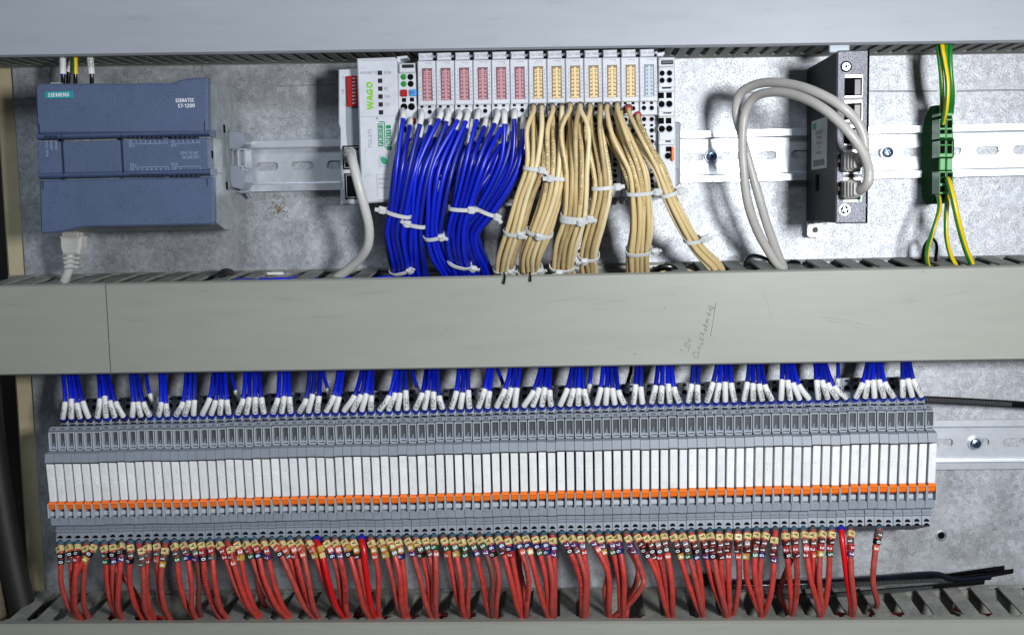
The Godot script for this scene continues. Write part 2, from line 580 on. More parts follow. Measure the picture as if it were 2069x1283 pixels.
func _ready() -> void:
	rng.seed = 20240
	# camera
	var axis := Vector3((1150.0 - 1034.5) / FOCAL, -(415.0 - 641.5) / FOCAL, -1.0).normalized()
	CR = Basis(Vector3(0, 0, 1), deg_to_rad(-1.0)) * Basis(Quaternion(axis, Vector3(0, 0, -1)))
	var cam := Camera3D.new()
	cam.name = "camera"
	add_child(cam)
	cam.transform = Transform3D(CR, Vector3(0, 0, CAM_DIST))
	cam.fov = rad_to_deg(2.0 * atan(641.5 / FOCAL))
	cam.near = 0.05
	cam.far = 20.0
	cam.current = true
	# surroundings: an ordinary dim room, no sky in view
	var we := WorldEnvironment.new()
	we.name = "surroundings"
	var env := Environment.new()
	env.background_mode = Environment.BG_COLOR
	env.background_color = Color(0.27, 0.28, 0.30)
	env.tonemap_mode = Environment.TONE_MAPPER_LINEAR
	env.tonemap_exposure = 1.0
	env.sdfgi_enabled = true
	env.ssao_enabled = true
	env.ssil_enabled = true
	we.environment = env
	add_child(we)
	# a hand lamp just right of the camera, and an added soft fill light, unseen, above and behind it
	area_light("work_lamp", Vector3(0.285, 0.045, 0.80), Vector3(0.02, -0.02, 0.0), Vector2(0.10, 0.10), 0.76, Color(0.985, 0.99, 1.0))
	area_light("added_fill_light", Vector3(-0.30, 0.75, 1.10), Vector3(-0.05, 0.0, 0.0), Vector2(1.2, 0.3), 0.50, Color(0.90, 0.95, 1.0))
	var sans := SystemFont.new()
	sans.font_names = PackedStringArray(["Droid Sans"])
	var bold := SystemFont.new()
	bold.font_names = PackedStringArray(["Droid Sans"])
	bold.font_weight = 700
	var mono := SystemFont.new()
	mono.font_names = PackedStringArray(["Droid Sans Mono"])
	fonts = {"sans": sans, "bold": bold, "mono": mono}
	make_materials()
	# large structure
	LEFT_X = W(21, 555, 0.0).x
	mounting_plate()
	rails()
	ducts()
	# devices
	controller()
	end_clamp()
	coupler()
	io_modules()
	ethernet_switch()
	earth_terminals()
	relays()
	# wiring
	upper_bundles()
	relay_feed_wires()
	red_wires()
	cables()
	earth_wires()
	supply_wires()
	loose_bits()

func area_light(called: String, at: Vector3, target: Vector3, size: Vector2, energy: float, c: Color) -> void:
	var l := AreaLight3D.new()
	l.name = called
	add_child(l)
	l.look_at_from_position(at, target, Vector3.UP if absf((target - at).normalized().y) < 0.98 else Vector3(0, 0, 1))
	l.area_size = size
	l.light_energy = energy
	l.light_color = c
	l.shadow_enabled = true
	l.area_range = 6.0

# ---------------------------------------------------------------- plate, rails, ducts

var LEFT_X := -0.40
const RIGHT_X := 0.40

func mounting_plate() -> void:
	var mb := MB.new()
	mb.box(Vector3(W(38, 400, 0.0).x, -0.36, -0.0025), Vector3(RIGHT_X, 0.20, 0.0), 0.0008)
	var p := obj("mounting_plate", mb, M.zinc, self)
	tag(p, "galvanised zinc mounting plate behind all the devices, mottled and stained", "mounting plate")
	p.set_meta("kind", "structure")
	# rolled creases near the top of the plate
	mb = MB.new()
	for c in [[1500, 187, 1895, 184], [1935, 184, 2110, 182], [560, 174, 690, 172], [20, 202, 70, 201]]:
		var a := W(c[0], c[1], 0.0)
		var b := W(c[2], c[3], 0.0)
		mb.tube(PackedVector3Array([a, a.lerp(b, 0.5) + Vector3(0, 0.0003, 0), b]), 0.00055, 6)
	obj("crease", mb, M.zinc, p)
	mb = MB.new()
	var h := W(1903, 1082, 0.0)
	mb.lathe(Transform3D(Basis(), h), [[0.0042, 0.0002], [0.0030, 0.0009], [0.0024, 0.0002]], 18)
	obj("hole_rim", mb, M.zinc, p)
	mb = MB.new()
	mb.lathe(Transform3D(Basis(), h), [[0.0026, 0.0003], [0.0, 0.0003]], 18)
	h = W(1391, 365, 0.0)
	obj("hole", mb, M.hole, p)
	# brown rust bloom under the rail: a scatter of small spots
	mb = MB.new()
	for k in 150:
		var rr := absf(rng.randfn(0.0, 1.0)) * 0.0042
		var a := rng.randf() * TAU
		var q := W(563, 425, 0.0) + Vector3(cos(a) * rr * 1.1, sin(a) * rr * 1.25, 0)
		var s := rng.randf_range(0.00015, 0.00055)
		mb.lathe(Transform3D(Basis(), q), [[s, 0.00004], [0.0, 0.00012]], 6)
	obj("rust_stain", mb, M.rust, p)
	# cabinet frame left of the plate
	mb = MB.new()
	mb.box(Vector3(W(2, 400, -0.003).x, -0.36, -0.050), Vector3(LEFT_X + 0.0105, 0.20, -0.003), 0.002)
	var f := obj("cabinet_frame", mb, M.beige_paint, self)
	tag(f, "beige painted cabinet upright left of the zinc mounting plate", "cabinet frame")
	f.set_meta("kind", "structure")
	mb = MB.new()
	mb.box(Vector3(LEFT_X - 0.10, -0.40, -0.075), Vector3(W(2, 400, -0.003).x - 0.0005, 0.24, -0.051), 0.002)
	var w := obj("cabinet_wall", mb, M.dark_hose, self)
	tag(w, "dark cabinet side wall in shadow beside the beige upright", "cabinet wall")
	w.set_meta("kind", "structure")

func arc(cx: float, cy: float, r: float, a0: float, a1: float, k := 8) -> Array:
	var o := []
	for i in k + 1:
		var a := lerpf(a0, a1, float(i) / k)
		o.append(Vector2(cx + cos(a) * r, cy + sin(a) * r))
	return o

func rail(label: String, yc: float, x0: float, x1: float, phase: float, screws: Array, shown: Array) -> Node3D:
	var t := thing("mounting_rail", label, "mounting rail", Vector3(x0, yc, 0), "steel mounting rails")
	var pitch := 0.025
	var sl := 0.0157
	var sh := 0.0031
	var mb := MB.new()
	for s in [-1.0, 1.0]:   # flange, lip and wall on both sides of the channel
		var poly := PackedVector2Array([Vector2(yc + s * 0.0118, 0.0004), Vector2(yc + s * 0.0125, 0.0002), Vector2(yc + s * 0.0133, 0.0012), Vector2(yc + s * 0.0133, 0.0062), Vector2(yc + s * 0.0138, 0.0066), Vector2(yc + s * 0.0175, 0.0066), Vector2(yc + s * 0.0177, 0.0070), Vector2(yc + s * 0.0175, 0.0076), Vector2(yc + s * 0.0130, 0.0076), Vector2(yc + s * 0.0123, 0.0068), Vector2(yc + s * 0.0123, 0.0015), Vector2(yc + s * 0.0118, 0.0014)])
		mb.prism(poly, x0, x1, 0)
	for s in [-1.0, 1.0]:
		mb.box(Vector3(x0, minf(yc + s * sh, yc + s * 0.0118), 0.0004), Vector3(x1, maxf(yc + s * sh, yc + s * 0.0118), 0.0014))
	var k0 := int(floor((x0 - phase) / pitch)) - 1
	var k1 := int(ceil((x1 - phase) / pitch)) + 1
	for k in range(k0, k1):
		var a := phase + k * pitch + sl / 2 - sh   # centre of the rounded end of one slot
		var b := phase + (k + 1) * pitch - sl / 2 + sh
		if b < x0 + 0.004 or a > x1 - 0.004 or a < x0 or b > x1:
			continue
		var poly := PackedVector2Array(arc(a, yc, sh, -PI / 2, PI / 2, 8) + arc(b, yc, sh, PI / 2, PI * 1.5, 8))
		mb.prism(poly, 0.0004, 0.0014, 2)
	obj("channel", mb, M.steel, t)
	for s in screws:
		mb = MB.new()
		var c := Transform3D(Basis(), Vector3(s, yc, 0.0014))
		mb.lathe(c, [[0.0052, 0.0], [0.0052, 0.0008], [0.0044, 0.0012], [0.0030, 0.0012]], 20)
		var sc := obj("washer", mb, M.steel, t)
		mb = MB.new()
		mb.lathe(c, [[0.0038, 0.0012], [0.0038, 0.0028], [0.0030, 0.0038], [0.0016, 0.0042], [0.0, 0.0043]], 18)
		sc = obj("screw", mb, M.screw, t)
		mb = MB.new()
		for a in [0.5, 0.5 + PI / 2]:
			mb.box(Vector3(-0.0020, -0.0003, 0.0042), Vector3(0.0020, 0.0003, 0.00445), 0.0, c * Transform3D(Basis(Vector3(0, 0, 1), a), Vector3()))
		obj("cross_slot", mb, M.hole, sc)
	return t

func rails() -> void:
	var y1 := (W(1800, 258, 0.007).y + W(1800, 357, 0.007).y) / 2
	rail("upper zinc rail carrying the controller, coupler, network switch and green terminals", y1, W(170, 320, 0.0).x, RIGHT_X - 0.01, W(1995, 300, 0).x, [W(1438, 311, 0).x, W(1792, 306, 0).x], [])
	var y2 := (W(1990, 855, 0.007).y + W(1990, 941, 0.007).y) / 2
	rail("lower zinc rail under the relay row, bare at its right end", y2, W(110, 940, 0.0).x, RIGHT_X - 0.01, W(2050, 893, 0).x, [W(1969, 896, 0).x], [])

var duct_top_y := 0.0
var low_duct_y := 0.0

# One slotted trunking: back wall, fingers above and below, a snap-on cover in front. Built along x from its left end, then tilted as it hangs.
func duct(label: String, y_left: float, y_right: float, h: float, seams: Array, round_slots: bool, missing_top: Array, sides: Array) -> Node3D:
	var t := thing("cable_duct", label, "cable duct", Vector3.ZERO, "grey slotted cable ducts")
	var x0 := LEFT_X
	var x1 := RIGHT_X + 0.03
	var ang := atan2(y_right - y_left, W(2069, 640, 0.06).x - W(0, 640, 0.06).x)
	var d := 0.060
	var mb := MB.new()
	mb.box(Vector3(0, -h / 2, 0.0001), Vector3(x1 - x0, h / 2, 0.0022))
	obj("back_wall", mb, M.pvc_dirty, t)
	var cuts := [0.0] + seams + [x1 - x0 + 0.1]
	for k in cuts.size() - 1:   # cover sections: a shallow channel clipped over the finger tips
		var a: float = cuts[k] + (0.00035 if k else -0.05)
		var b: float = cuts[k + 1] - 0.00035
		mb = MB.new()
		var hh := h / 2
		var poly := PackedVector2Array([Vector2(-hh, d - 0.0075), Vector2(-hh - 0.0004, d - 0.001), Vector2(-hh + 0.0008, d + 0.0012), Vector2(hh - 0.0008, d + 0.0012), Vector2(hh + 0.0004, d - 0.001), Vector2(hh, d - 0.0075), Vector2(hh - 0.0013, d - 0.0075), Vector2(hh - 0.0013, d - 0.0006), Vector2(-hh + 0.0013, d - 0.0006), Vector2(-hh + 0.0013, d - 0.0075)])
		mb.prism(poly, a, b, 0)
		obj("cover", mb, M.pvc_cool_lit if round_slots else M.pvc, t)
	for s in sides:
		var yo: float = s * (h / 2 - 0.0003)
		var yi: float = s * (h / 2 - 0.0018)
		var lo := minf(yo, yi)
		var hi := maxf(yo, yi)
		var pitch := 0.0097 if round_slots else 0.01935
		var phase := (W(1177, 1250, 0.055).x - x0)
		if round_slots:
			phase = (W(1040, 96, 0.03).x - x0)
		var k0 := -int(phase / pitch)
		mb = MB.new()
		# the walls splay a little towards the base
		var fl := 0.0 if round_slots else 0.075
		var tip := Transform3D(Basis(Vector3(1, 0, 0), s * fl), Vector3(0, yo, 0.0588)) * Transform3D(Basis(), Vector3(0, -yo, -0.0588))
		mb.box(Vector3(0, lo, 0.0022), Vector3(x1 - x0, hi, 0.0125 if round_slots else 0.0042), 0.0, tip)
		mb.box(Vector3(0, lo, 0.0500 if round_slots else 0.0532), Vector3(x1 - x0, hi, 0.0588), 0.0, tip)
		obj("side_wall", mb, M.pvc_dirty, t)
		var proto: ArrayMesh = null
		for k in range(k0, k0 + int((x1 - x0) / pitch)):
			if s > 0 and (k in missing_top):
				continue
			var c := phase + (k + 0.5) * pitch
			if not proto:
				mb = MB.new()
				if round_slots:
					var w := pitch / 2 - 0.0021
					var poly := PackedVector2Array([Vector2(0.0121, -pitch / 2)] + arc(0.0146, -pitch / 2, 0.0021, PI, PI / 2, 4).map(func(q): return Vector2(q.x, q.y)) + arc(0.0480, -pitch / 2, 0.0021, PI / 2, 0, 4) + [Vector2(0.0503, -pitch / 2), Vector2(0.0503, pitch / 2)] + arc(0.0480, pitch / 2, 0.0021, 0, -PI / 2, 4) + arc(0.0146, pitch / 2, 0.0021, -PI / 2, -PI, 4) + [Vector2(0.0121, pitch / 2)])
					mb.prism(poly, lo + 0.00002, hi - 0.00002, 1)
				else:
					var w := pitch / 2 - 0.0042
					var n := pitch / 2 - 0.0014
					mb.prism(PackedVector2Array([Vector2(0.0040, -w), Vector2(0.0490, -w), Vector2(0.0508, -n), Vector2(0.0534, -n), Vector2(0.0534, n), Vector2(0.0508, n), Vector2(0.0490, w), Vector2(0.0040, w)]), lo + 0.00002, hi + (0.0 if s > 0 else -0.00002), 1, 0.0002, true)
				proto = mb.mesh(M.pvc_dirty)
			shared("finger", proto, t, Transform3D(Basis(), Vector3(c, 0, 0)) * tip)
	t.transform = Transform3D(Basis(Vector3(0, 0, 1), ang), Vector3(x0, y_left + (x0 - W(0, 640, 0.06).x) * tan(ang), 0))
	return t

func ducts() -> void:
	var hh := 0.060
	# top duct: its lower front edge is in view
	var a := W(0, 113, 0.061).y
	var b := W(2069, 83, 0.061).y
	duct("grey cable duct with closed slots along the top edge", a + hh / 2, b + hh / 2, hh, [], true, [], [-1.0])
	var at := W(0, 574, 0.061).y
	var ab := W(0, 762, 0.061).y
	var bt := W(2069, 541, 0.061).y
	var bb := W(2069, 723, 0.061).y
	var h := ((at - ab) + (bt - bb)) / 2
	duct_top_y = at
	var seam := W(217, 660, 0.061).x - LEFT_X
	var m := duct("grey cable duct with handwriting on its cover between controller and relays", (at + ab) / 2, (bt + bb) / 2, h, [seam], false, [-11, -7, -6, -5, -4, -3, -2, -1, 0, 1, 2], [1.0, -1.0])
	handwriting(m)
	a = W(0, 1264, 0.061).y
	b = W(2069, 1255, 0.061).y
	low_duct_y = (a + b) / 2
	duct("grey cable duct along the bottom edge that the red wires enter", a - hh / 2, b - hh / 2, hh, [], false, [1, -15, -16], [1.0])

func handwriting(d: Node3D) -> void:
	var strokes := [
		[[545, 1070], [505, 1055], [488, 1090], [515, 1140], [552, 1155], [575, 1130], [570, 1085]], [[560, 1040], [572, 1072], [592, 1055], [580, 1030]],
		[[560, 985], [603, 1003], [588, 968], [636, 962]], [[590, 915], [646, 925], [640, 888]], [[662, 850], [628, 866], [602, 842], [610, 808]], [[625, 845], [650, 815]],
		[[620, 725], [662, 795]], [[585, 762], [682, 748]], [[672, 690], [700, 716], [707, 688], [680, 676], [668, 692]], [[652, 615], [722, 664]], [[652, 615], [690, 598], [692, 640], [738, 628]],
		[[735, 590], [690, 545], [738, 562], [705, 515], [752, 520]], [[703, 410], [742, 440]], [[770, 402], [728, 470], [782, 436]], [[745, 300], [772, 395], [790, 340], [838, 352], [760, 300]],
		[[770, 795], [800, 640], [838, 380], [857, 258]], [[383, 885], [354, 945], [402, 975]], [[375, 930], [420, 914]], [[436, 935], [412, 1035]], [[440, 830], [404, 858], [432, 888], [466, 855]], [[280, 1005], [320, 1030]]]
	var mb := MB.new()
	var inv := d.transform.affine_inverse()
	for s in strokes:
		var p := []
		for q in s:
			var w := inv * W(1340 + q[0] / 8.02, 580 + q[1] / 8.02, 0.0612)
			w.z = 0.06112
			p.append(w)
		mb.tube(spline(p, 3), 0.00019, 5)
	for q in [[1385, 591, 0.5], [1343, 622, 0.9], [1460, 582, 0.5], [1441, 682, 0.5], [1283, 716, 1.0], [934, 706, 0.7], [1866, 549, 1.0], [560, 578, 0.5], [640, 640, 0.5]]:
		var w := inv * W(q[0], q[1], 0.0612)
		mb.lathe(Transform3D(Basis(), Vector3(w.x, w.y, 0.0612)), [[0.0004 * q[2], 0.00003], [0.0, 0.00006]], 7)
	shared("pencil_writing", mb.mesh(M.ink), d)
	# scuffs from tools and sleeves
	mb = MB.new()
	for q in [[560, 600, 640, 612], [566, 604, 652, 620], [880, 690, 905, 660], [1100, 612, 1160, 606], [1660, 640, 1760, 660], [1672, 648, 1745, 664], [300, 700, 340, 735], [1900, 600, 1960, 590], [1240, 700, 1300, 722], [60, 640, 120, 655], [1540, 590, 1560, 640]]:
		var a := inv * W(q[0], q[1], 0.0612)
		var b := inv * W(q[2], q[3], 0.0612)
		a.z = 0.06115; b.z = 0.06115
		mb.tube(PackedVector3Array([a, a.lerp(b, 0.5) + Vector3(0.0006, 0.0008, 0), b]), 0.00014, 4)
	shared("scuff", mb.mesh(M.scuff), d).set_meta("kind", "stuff")

# ---------------------------------------------------------------- controller and its neighbours on the rail

func controller() -> void:
	var z := 0.0765
	var t := thing("controller", "blue-grey programmable controller with SIEMENS plate at the left of the rail", "controller", W(244, 320, 0.0))
	# grey-green body behind the front covers
	var c := W(418, 320, z)
	var l := W(70, 320, z)
	var yt := W(244, 172, 0.060).y
	var yb := W(244, 462, 0.060).y
	var mb := MB.new()
	var prof := PackedVector2Array([Vector2(yb + 0.004, 0.0078), Vector2(yb - 0.002, 0.020), Vector2(yb - 0.002, 0.046), Vector2(yb + 0.003, 0.064), Vector2(yb + 0.006, 0.0705), Vector2(yt - 0.006, 0.0705), Vector2(yt - 0.001, 0.062), Vector2(yt + 0.001, 0.046), Vector2(yt + 0.001, 0.020), Vector2(yt - 0.004, 0.0078)])
	mb.prism(prof, l.x + 0.001, c.x - 0.0004, 0)
	var body := obj("body", mb, M.plc_body, t)
	mb = MB.new()   # door and vents on the right flank
	var fx := c.x - 0.0004
	mb.box(Vector3(fx - 0.001, W(430, 350, 0.06).y, 0.047), Vector3(fx + 0.0007, W(430, 278, 0.06).y, 0.064), 0.0004)
	mb.box(Vector3(fx - 0.001, yb + 0.012, 0.030), Vector3(fx + 0.0003, yt - 0.012, 0.033), 0.0002)
	obj("side_door", mb, M.plc_body, body)
	mb = MB.new()
	for yy in [262, 376]:
		mb.box(Vector3(fx - 0.001, W(450, yy + 8, 0.03).y, 0.036), Vector3(fx + 0.0004, W(450, yy - 8, 0.03).y, 0.039))
	mb.box(Vector3(fx - 0.001, W(424, 320, 0.066).y, 0.0655), Vector3(fx + 0.0009, W(424, 305, 0.066).y, 0.0675))
	obj("vent", mb, M.hole, body)
	# upper terminal cover with its raised right corner
	mb = MB.new()
	mb.prism(ppx([[70, 174], [76, 169], [345, 168], [362, 161], [380, 158], [416, 155.5], [418, 158], [419, 268], [73, 270]], z), 0.0706, z, 2, 0.0011)
	obj("upper_cover", mb, M.plc, t)
	mb = MB.new()
	mb.prism(ppx([[78, 364], [429, 357], [431, 448], [428, 454], [170, 459], [150, 462], [128, 468], [108, 471], [82, 472], [80, 470]], z), 0.0706, z, 2, 0.0011)
	obj("lower_cover", mb, M.plc, t)
	mb = MB.new()
	bpx(mb, 75, 283, 419, 352, 0.06, z - 0.0010, 0.0004)
	obj("middle_panel", mb, M.plc, t)
	for r in [[72, 269.5, 422, 283], [76, 348, 424, 362]]:   # rounded strips that hold the rows of lamps
		mb = MB.new()
		var a := W(r[0], (r[1] + r[3]) / 2, z)
		var b := W(r[2], (r[1] + r[3]) / 2, z)
		var rr := absf(W(200, r[1], z).y - W(200, r[3], z).y) / 2
		var poly := PackedVector2Array()
		for k in 9:
			var an := PI * k / 8.0
			poly.append(Vector2(a.y + cos(an) * rr, z - 0.0030 + sin(an) * 0.0034))
		poly.append(Vector2(a.y - rr, 0.062)); poly.append(Vector2(a.y + rr, 0.062))
		mb.prism(poly, a.x, b.x, 0)
		var strip := obj("lamp_strip", mb, M.plc_mid, t)
		mb = MB.new()
		var xs := []
		if r[1] < 300:
			xs = [92, 101, 111]
		for k in 8:
			xs.append(263 + k * 9.55 + (3 if r[1] > 300 else 0))
		for k in 6:
			xs.append(349 + k * 9.55 + (3 if r[1] > 300 else 0))
		for x in xs:
			var q := W(x, (r[1] + r[3]) / 2 + (0.4 if r[1] < 300 else -0.4), z)
			mb.box(Vector3(q.x - 0.00105, q.y - 0.00095, z - 0.001), Vector3(q.x + 0.00105, q.y + 0.00095, z + 0.0007))
		loose("lamp_window", mb, M.plc_dark, strip)
	mb = MB.new()   # seams across the middle and slits at the hinges
	for s in [[124.5, 270, 125.5, 362], [245, 268, 246, 359], [77, 250, 78.2, 268], [411.5, 245, 412.7, 266], [84, 366, 85.2, 382], [417, 360, 418.2, 376]]:
		bpx(mb, s[0], s[1], s[2], s[3], z - 0.003, z + 0.00045)
	loose("seam", mb, M.plc_dark, t)
	mb = MB.new()
	bpx(mb, 88.5, 184, 146, 199, z - 0.001, z + 0.0005, 0.0002)
	var plate := obj("name_plate", mb, M.teal, t)
	mb = MB.new()
	write_px(mb, "SIEMENS", 117, 191.5, z + 0.0005, 7.6, 0, "bold", 1.0)
	obj("lettering", mb, M.white_print, plate)
	mb = MB.new()
	write_px(mb, "SIMATIC", 373, 202.5, z, 7.4, 0, "bold", 0.95)
	write_px(mb, "S7-1200", 375.5, 213.5, z, 7.4, 0, "bold", 0.95)
	obj("lettering", mb, M.white_print, t)
	mb = MB.new()
	var zf := z - 0.0010
	write_px(mb, "CPU 1214C", 382, 309, zf, 5.6)
	write_px(mb, "DC/DC/DC", 385, 317.5, zf, 5.6)
	for k in 8:
		write_px(mb, str(k), 264 + k * 9.6, 285.5, zf, 5.2)
		write_px(mb, str(k), 267 + k * 9.6, 342.5, zf, 5.2)
	for k in 6:
		write_px(mb, str(k), 350 + k * 9.6, 284.5, zf, 5.2)
	write_px(mb, "0", 353, 341.5, zf, 5.2); write_px(mb, "1", 363, 341.5, zf, 5.2)
	write_px(mb, "DI a", 265, 295, zf, 4.6); write_px(mb, "DI b", 350, 294, zf, 4.6)
	write_px(mb, "DQ a", 268, 333, zf, 4.6); write_px(mb, "DQ b", 352, 332, zf, 4.6)
	write_px(mb, "RUN / STOP", 93.5, 300, zf, 4.4, 90); write_px(mb, "ERROR", 102.5, 293, zf, 4.4, 90); write_px(mb, "MAINT", 112, 293, zf, 4.4, 90)
	for s in [[260, 290, 337, 290.6], [346, 289, 402, 289.6], [262, 337, 339, 337.6], [347, 336, 404, 336.6]]:
		bpx(mb, s[0], s[1], s[2], s[3], zf - 0.0002, zf + 0.0001)
	for s in [260, 336.5, 346, 401.5]:
		bpx(mb, s, 283.5, s + 0.6, 290, zf - 0.0002, zf + 0.0001)
		bpx(mb, s + 2, 337, s + 2.6, 344, zf - 0.0002, zf + 0.0001)
	obj("small_print", mb, M.pale_print, t)
	mb = MB.new()   # metal tongue at the top left
	bpx(mb, 99, 166, 119, 169.5, 0.055, 0.060, 0.0004)
	obj("latch", mb, M.steel, t)
	# network plug with grooved boot below
	var k := thing("network_cable", "white network plug and grooved boot hanging below the controller", "network cable", W(140, 500, 0.04), "white network cables")
	mb = MB.new()
	bpx(mb, 121, 462, 157, 490, 0.036, 0.047, 0.0012)
	bpx(mb, 151, 466, 164, 486, 0.040, 0.044, 0.001)
	obj("plug", mb, M.clear_plug, k)
	mb = MB.new()
	var path := [W(140, 482, 0.0415), W(141, 505, 0.0420), W(139, 535, 0.0415)]
	mb.prism(ppx([[118.5, 478], [163, 478], [162, 500], [158, 514], [124, 516], [119, 500]], 0.047), 0.036, 0.0478, 2, 0.0016, true)
	obj("boot", mb, M.cable_white, k)
	for q in [[123, 519, 159, 525, 3], [124, 528, 157, 534, 1], [125, 537, 155, 543, 0]]:
		mb = MB.new()
		bpx(mb, q[0], q[1], q[2], q[3], 0.0365, 0.0472, 0.0010)
		obj("boot_ring", mb, M.cable_white, k)
	mb = MB.new()
	mb.tube(spline([W(140, 510, 0.042), W(139, 538, 0.042), W(132, 560, 0.040), W(122, 585, 0.036), W(112, 615, 0.03)], 6), 0.0031, 12)
	obj("cord", mb, M.cable_white, k)

func end_clamp() -> void:
	var z := 0.027
	var t := thing("end_clamp", "grey plastic end clamp on the rail beside the controller", "end clamp", W(478, 325, 0.0))
	var mb := MB.new()
	mb.prism(ppx([[462, 262], [474, 264], [489, 266], [492, 290], [480, 303], [459, 301], [457, 282]], z), 0.0078, z, 2, 0.0008)
	mb.prism(ppx([[458, 332], [478, 333], [490, 344], [495, 368], [488, 384], [466, 378], [461, 357]], z), 0.0078, z, 2, 0.0008)
	mb.prism(ppx([[459, 297], [466, 297], [467, 336], [459, 336]], z), 0.0078, z - 0.004, 2, 0.0006)
	obj("body", mb, M.relay, t)
	mb = MB.new()
	for q in [[478, 300, 482, 336], [492, 300, 496, 340], [467, 300, 496, 303.5], [478, 334, 497, 337.5], [487, 337, 491, 366]]:
		bpx(mb, q[0], q[1], q[2], q[3], 0.012, z - 0.001, 0.0005)
	obj("rib", mb, M.relay_light, t)
	mb = MB.new()
	mb.lathe(Transform3D(Basis(), W(472, 318, z - 0.018)), [[0.0036, -0.01], [0.0036, 0.0], [0.0028, 0.001], [0.0, 0.001]], 14)
	obj("screw", mb, M.steel, t)
	mb = MB.new()
	bpx(mb, 480, 388, 499, 391, 0.008, 0.016, 0.0004)
	mb.tube(PackedVector3Array([W(503, 390, 0.012), W(507, 395, 0.012), W(509, 399, 0.011)]), 0.0012, 6)
	obj("foot", mb, M.relay, t)

# ---------------------------------------------------------------- fieldbus coupler and its row of modules

func coupler() -> void:
	var z := 0.066
	var t := thing("fieldbus_coupler", "white fieldbus coupler with green lettering left of the coloured modules", "fieldbus coupler", W(760, 265, 0.0))
	var mb := MB.new()
	# lower left housing with the sockets
	mb.prism(ppx([[683, 140], [724, 138], [730, 412], [687, 414], [686, 260], [683, 250]], 0.052), 0.0078, 0.052, 2, 0.0008)
	obj("socket_housing", mb, M.wago, t)
	mb = MB.new()
	mb.prism(ppx([[720, 118], [797, 115], [801, 122], [804, 225], [800, 240], [802, 406], [733, 411], [729, 408]], z), 0.0078, z, 2, 0.0010)
	var front := obj("front_cover", mb, M.wago, t)
	mb = MB.new()
	mb.prism(ppx([[697, 155], [722, 154], [726, 300], [702, 300], [699, 262]], 0.0522), 0.05, 0.0523, 2)
	var rec := obj("recess", mb, M.wago_grey, t)
	mb = MB.new()
	bpx(mb, 699.5, 153, 722, 215, 0.05, 0.0545, 0.0004)
	var dip := obj("switch_block", mb, M.red_plastic, t)
	mb = MB.new()
	for k in 8:
		bpx(mb, 711, 157 + k * 7.1, 717.5, 160.5 + k * 7.1, 0.054, 0.0553, 0.0003)
	loose("switch_lever", mb, M.wago, dip)
	for q in [[692, 294, 724, 342], [696, 350, 726, 402]]:
		mb = MB.new()
		bpx(mb, q[0], q[1], q[2], q[3], 0.050, 0.0528)
		var port := obj("network_socket", mb, M.hole, t)
		mb = MB.new()
		var e := 1.1
		for s in [[q[0] + 3, q[1] + 3, q[2], q[1] + 3 + e], [q[0] + 3, q[3] - 3 - e, q[2], q[3] - 3], [q[0] + 3, q[1] + 3, q[0] + 3 + e, q[3] - 3]]:
			bpx(mb, s[0], s[1], s[2], s[3], 0.052, 0.0531)
		obj("socket_rim", mb, M.steel, port)
	mb = MB.new()
	write_px(mb, "0", 693.5, 157, 0.052, 5)
	write_px(mb, "ON", 692.5, 185, 0.052, 5, 90)
	write_px(mb, "1", 694.5, 211, 0.052, 5)
	write_px(mb, "X1", 688, 303, 0.052, 4.5, 90)
	write_px(mb, "X2", 690, 372, 0.052, 4.5, 90)
	obj("small_print", mb, M.grey_print, t)
	# six dark lamp windows with names
	mb = MB.new()
	for k in 6:
		bpx(mb, 762.5 + k * 0.45, 142.5 + k * 16.0, 771.5 + k * 0.45, 151.5 + k * 16.0, z - 0.001, z + 0.0003, 0.0002)
	loose("lamp_window", mb, M.smoke, t)
	mb = MB.new()
	write_px(mb, "PROFINET IO", 744.5, 147, z, 5.0, 0, "sans", 0.86)
	write_px(mb, "RUN", 782.5, 146.5, z, 5.4)
	write_px(mb, "BF", 780, 179, z, 5.4); write_px(mb, "DIA", 783, 194.5, z, 5.4); write_px(mb, "I/O", 782, 210.5, z, 5.4)
	write_px(mb, "750-375", 747.5, 280, z, 7.4, 90, "sans", 1.05)
	obj("small_print", mb, M.grey_print, t)
	mb = MB.new()
	for k in [-0.9, 0.0, 0.9]:   # heavy strokes
		write_px(mb, "WAGO", 747 + k, 193.5 + k * 0.5, z + 0.00003 * k, 11.6, 90, "bold", 1.12)
	obj("logo", mb, M.lime, t)
	# fieldbus emblem: slanted green letter tiles in two rows
	mb = MB.new()
	var letters := MB.new()
	var row := [["P", 769, 296], ["R", 769, 284.5], ["O", 769, 273], ["F", 768.5, 261.5], ["I", 768, 252], ["U", 768, 245]]
	for r in [["P", 769, 291], ["R", 768.6, 280.5], ["O", 768.2, 270], ["F", 767.8, 259.5], ["I", 767.4, 251.5], ["N", 785.5, 288], ["E", 785, 277], ["T", 784.6, 266.5]]:
		var hw := 4.8 if r[0] != "I" else 2.6
		bpx(mb, r[1] - 5.4, r[2] - hw, r[1] + 5.4, r[2] + hw, z - 0.001, z + 0.0003, 0.0003)
		write_px(letters, r[0], r[1], r[2], z + 0.0003, 7.4, 90, "bold", 0.95)
	bpx(mb, 776.2, 246, 777.8, 300, z - 0.001, z + 0.0003)
	bpx(mb, 779.5, 294, 791.5, 304, z - 0.001, z + 0.0003, 0.0005)
	bpx(mb, 778.5, 252, 790, 260.5, z - 0.001, z + 0.0003, 0.0005)
	bpx(mb, 764, 244.5, 776, 247.5, z - 0.001, z + 0.0003, 0.0005)
	var em := obj("emblem", mb, M.net_green, t)
	obj("lettering", letters, M.wago, em)
	mb = MB.new()
	write_px(mb, "®", 761.5, 239, z, 5)
	obj("lettering", mb, M.net_green, em)
	mb = MB.new()
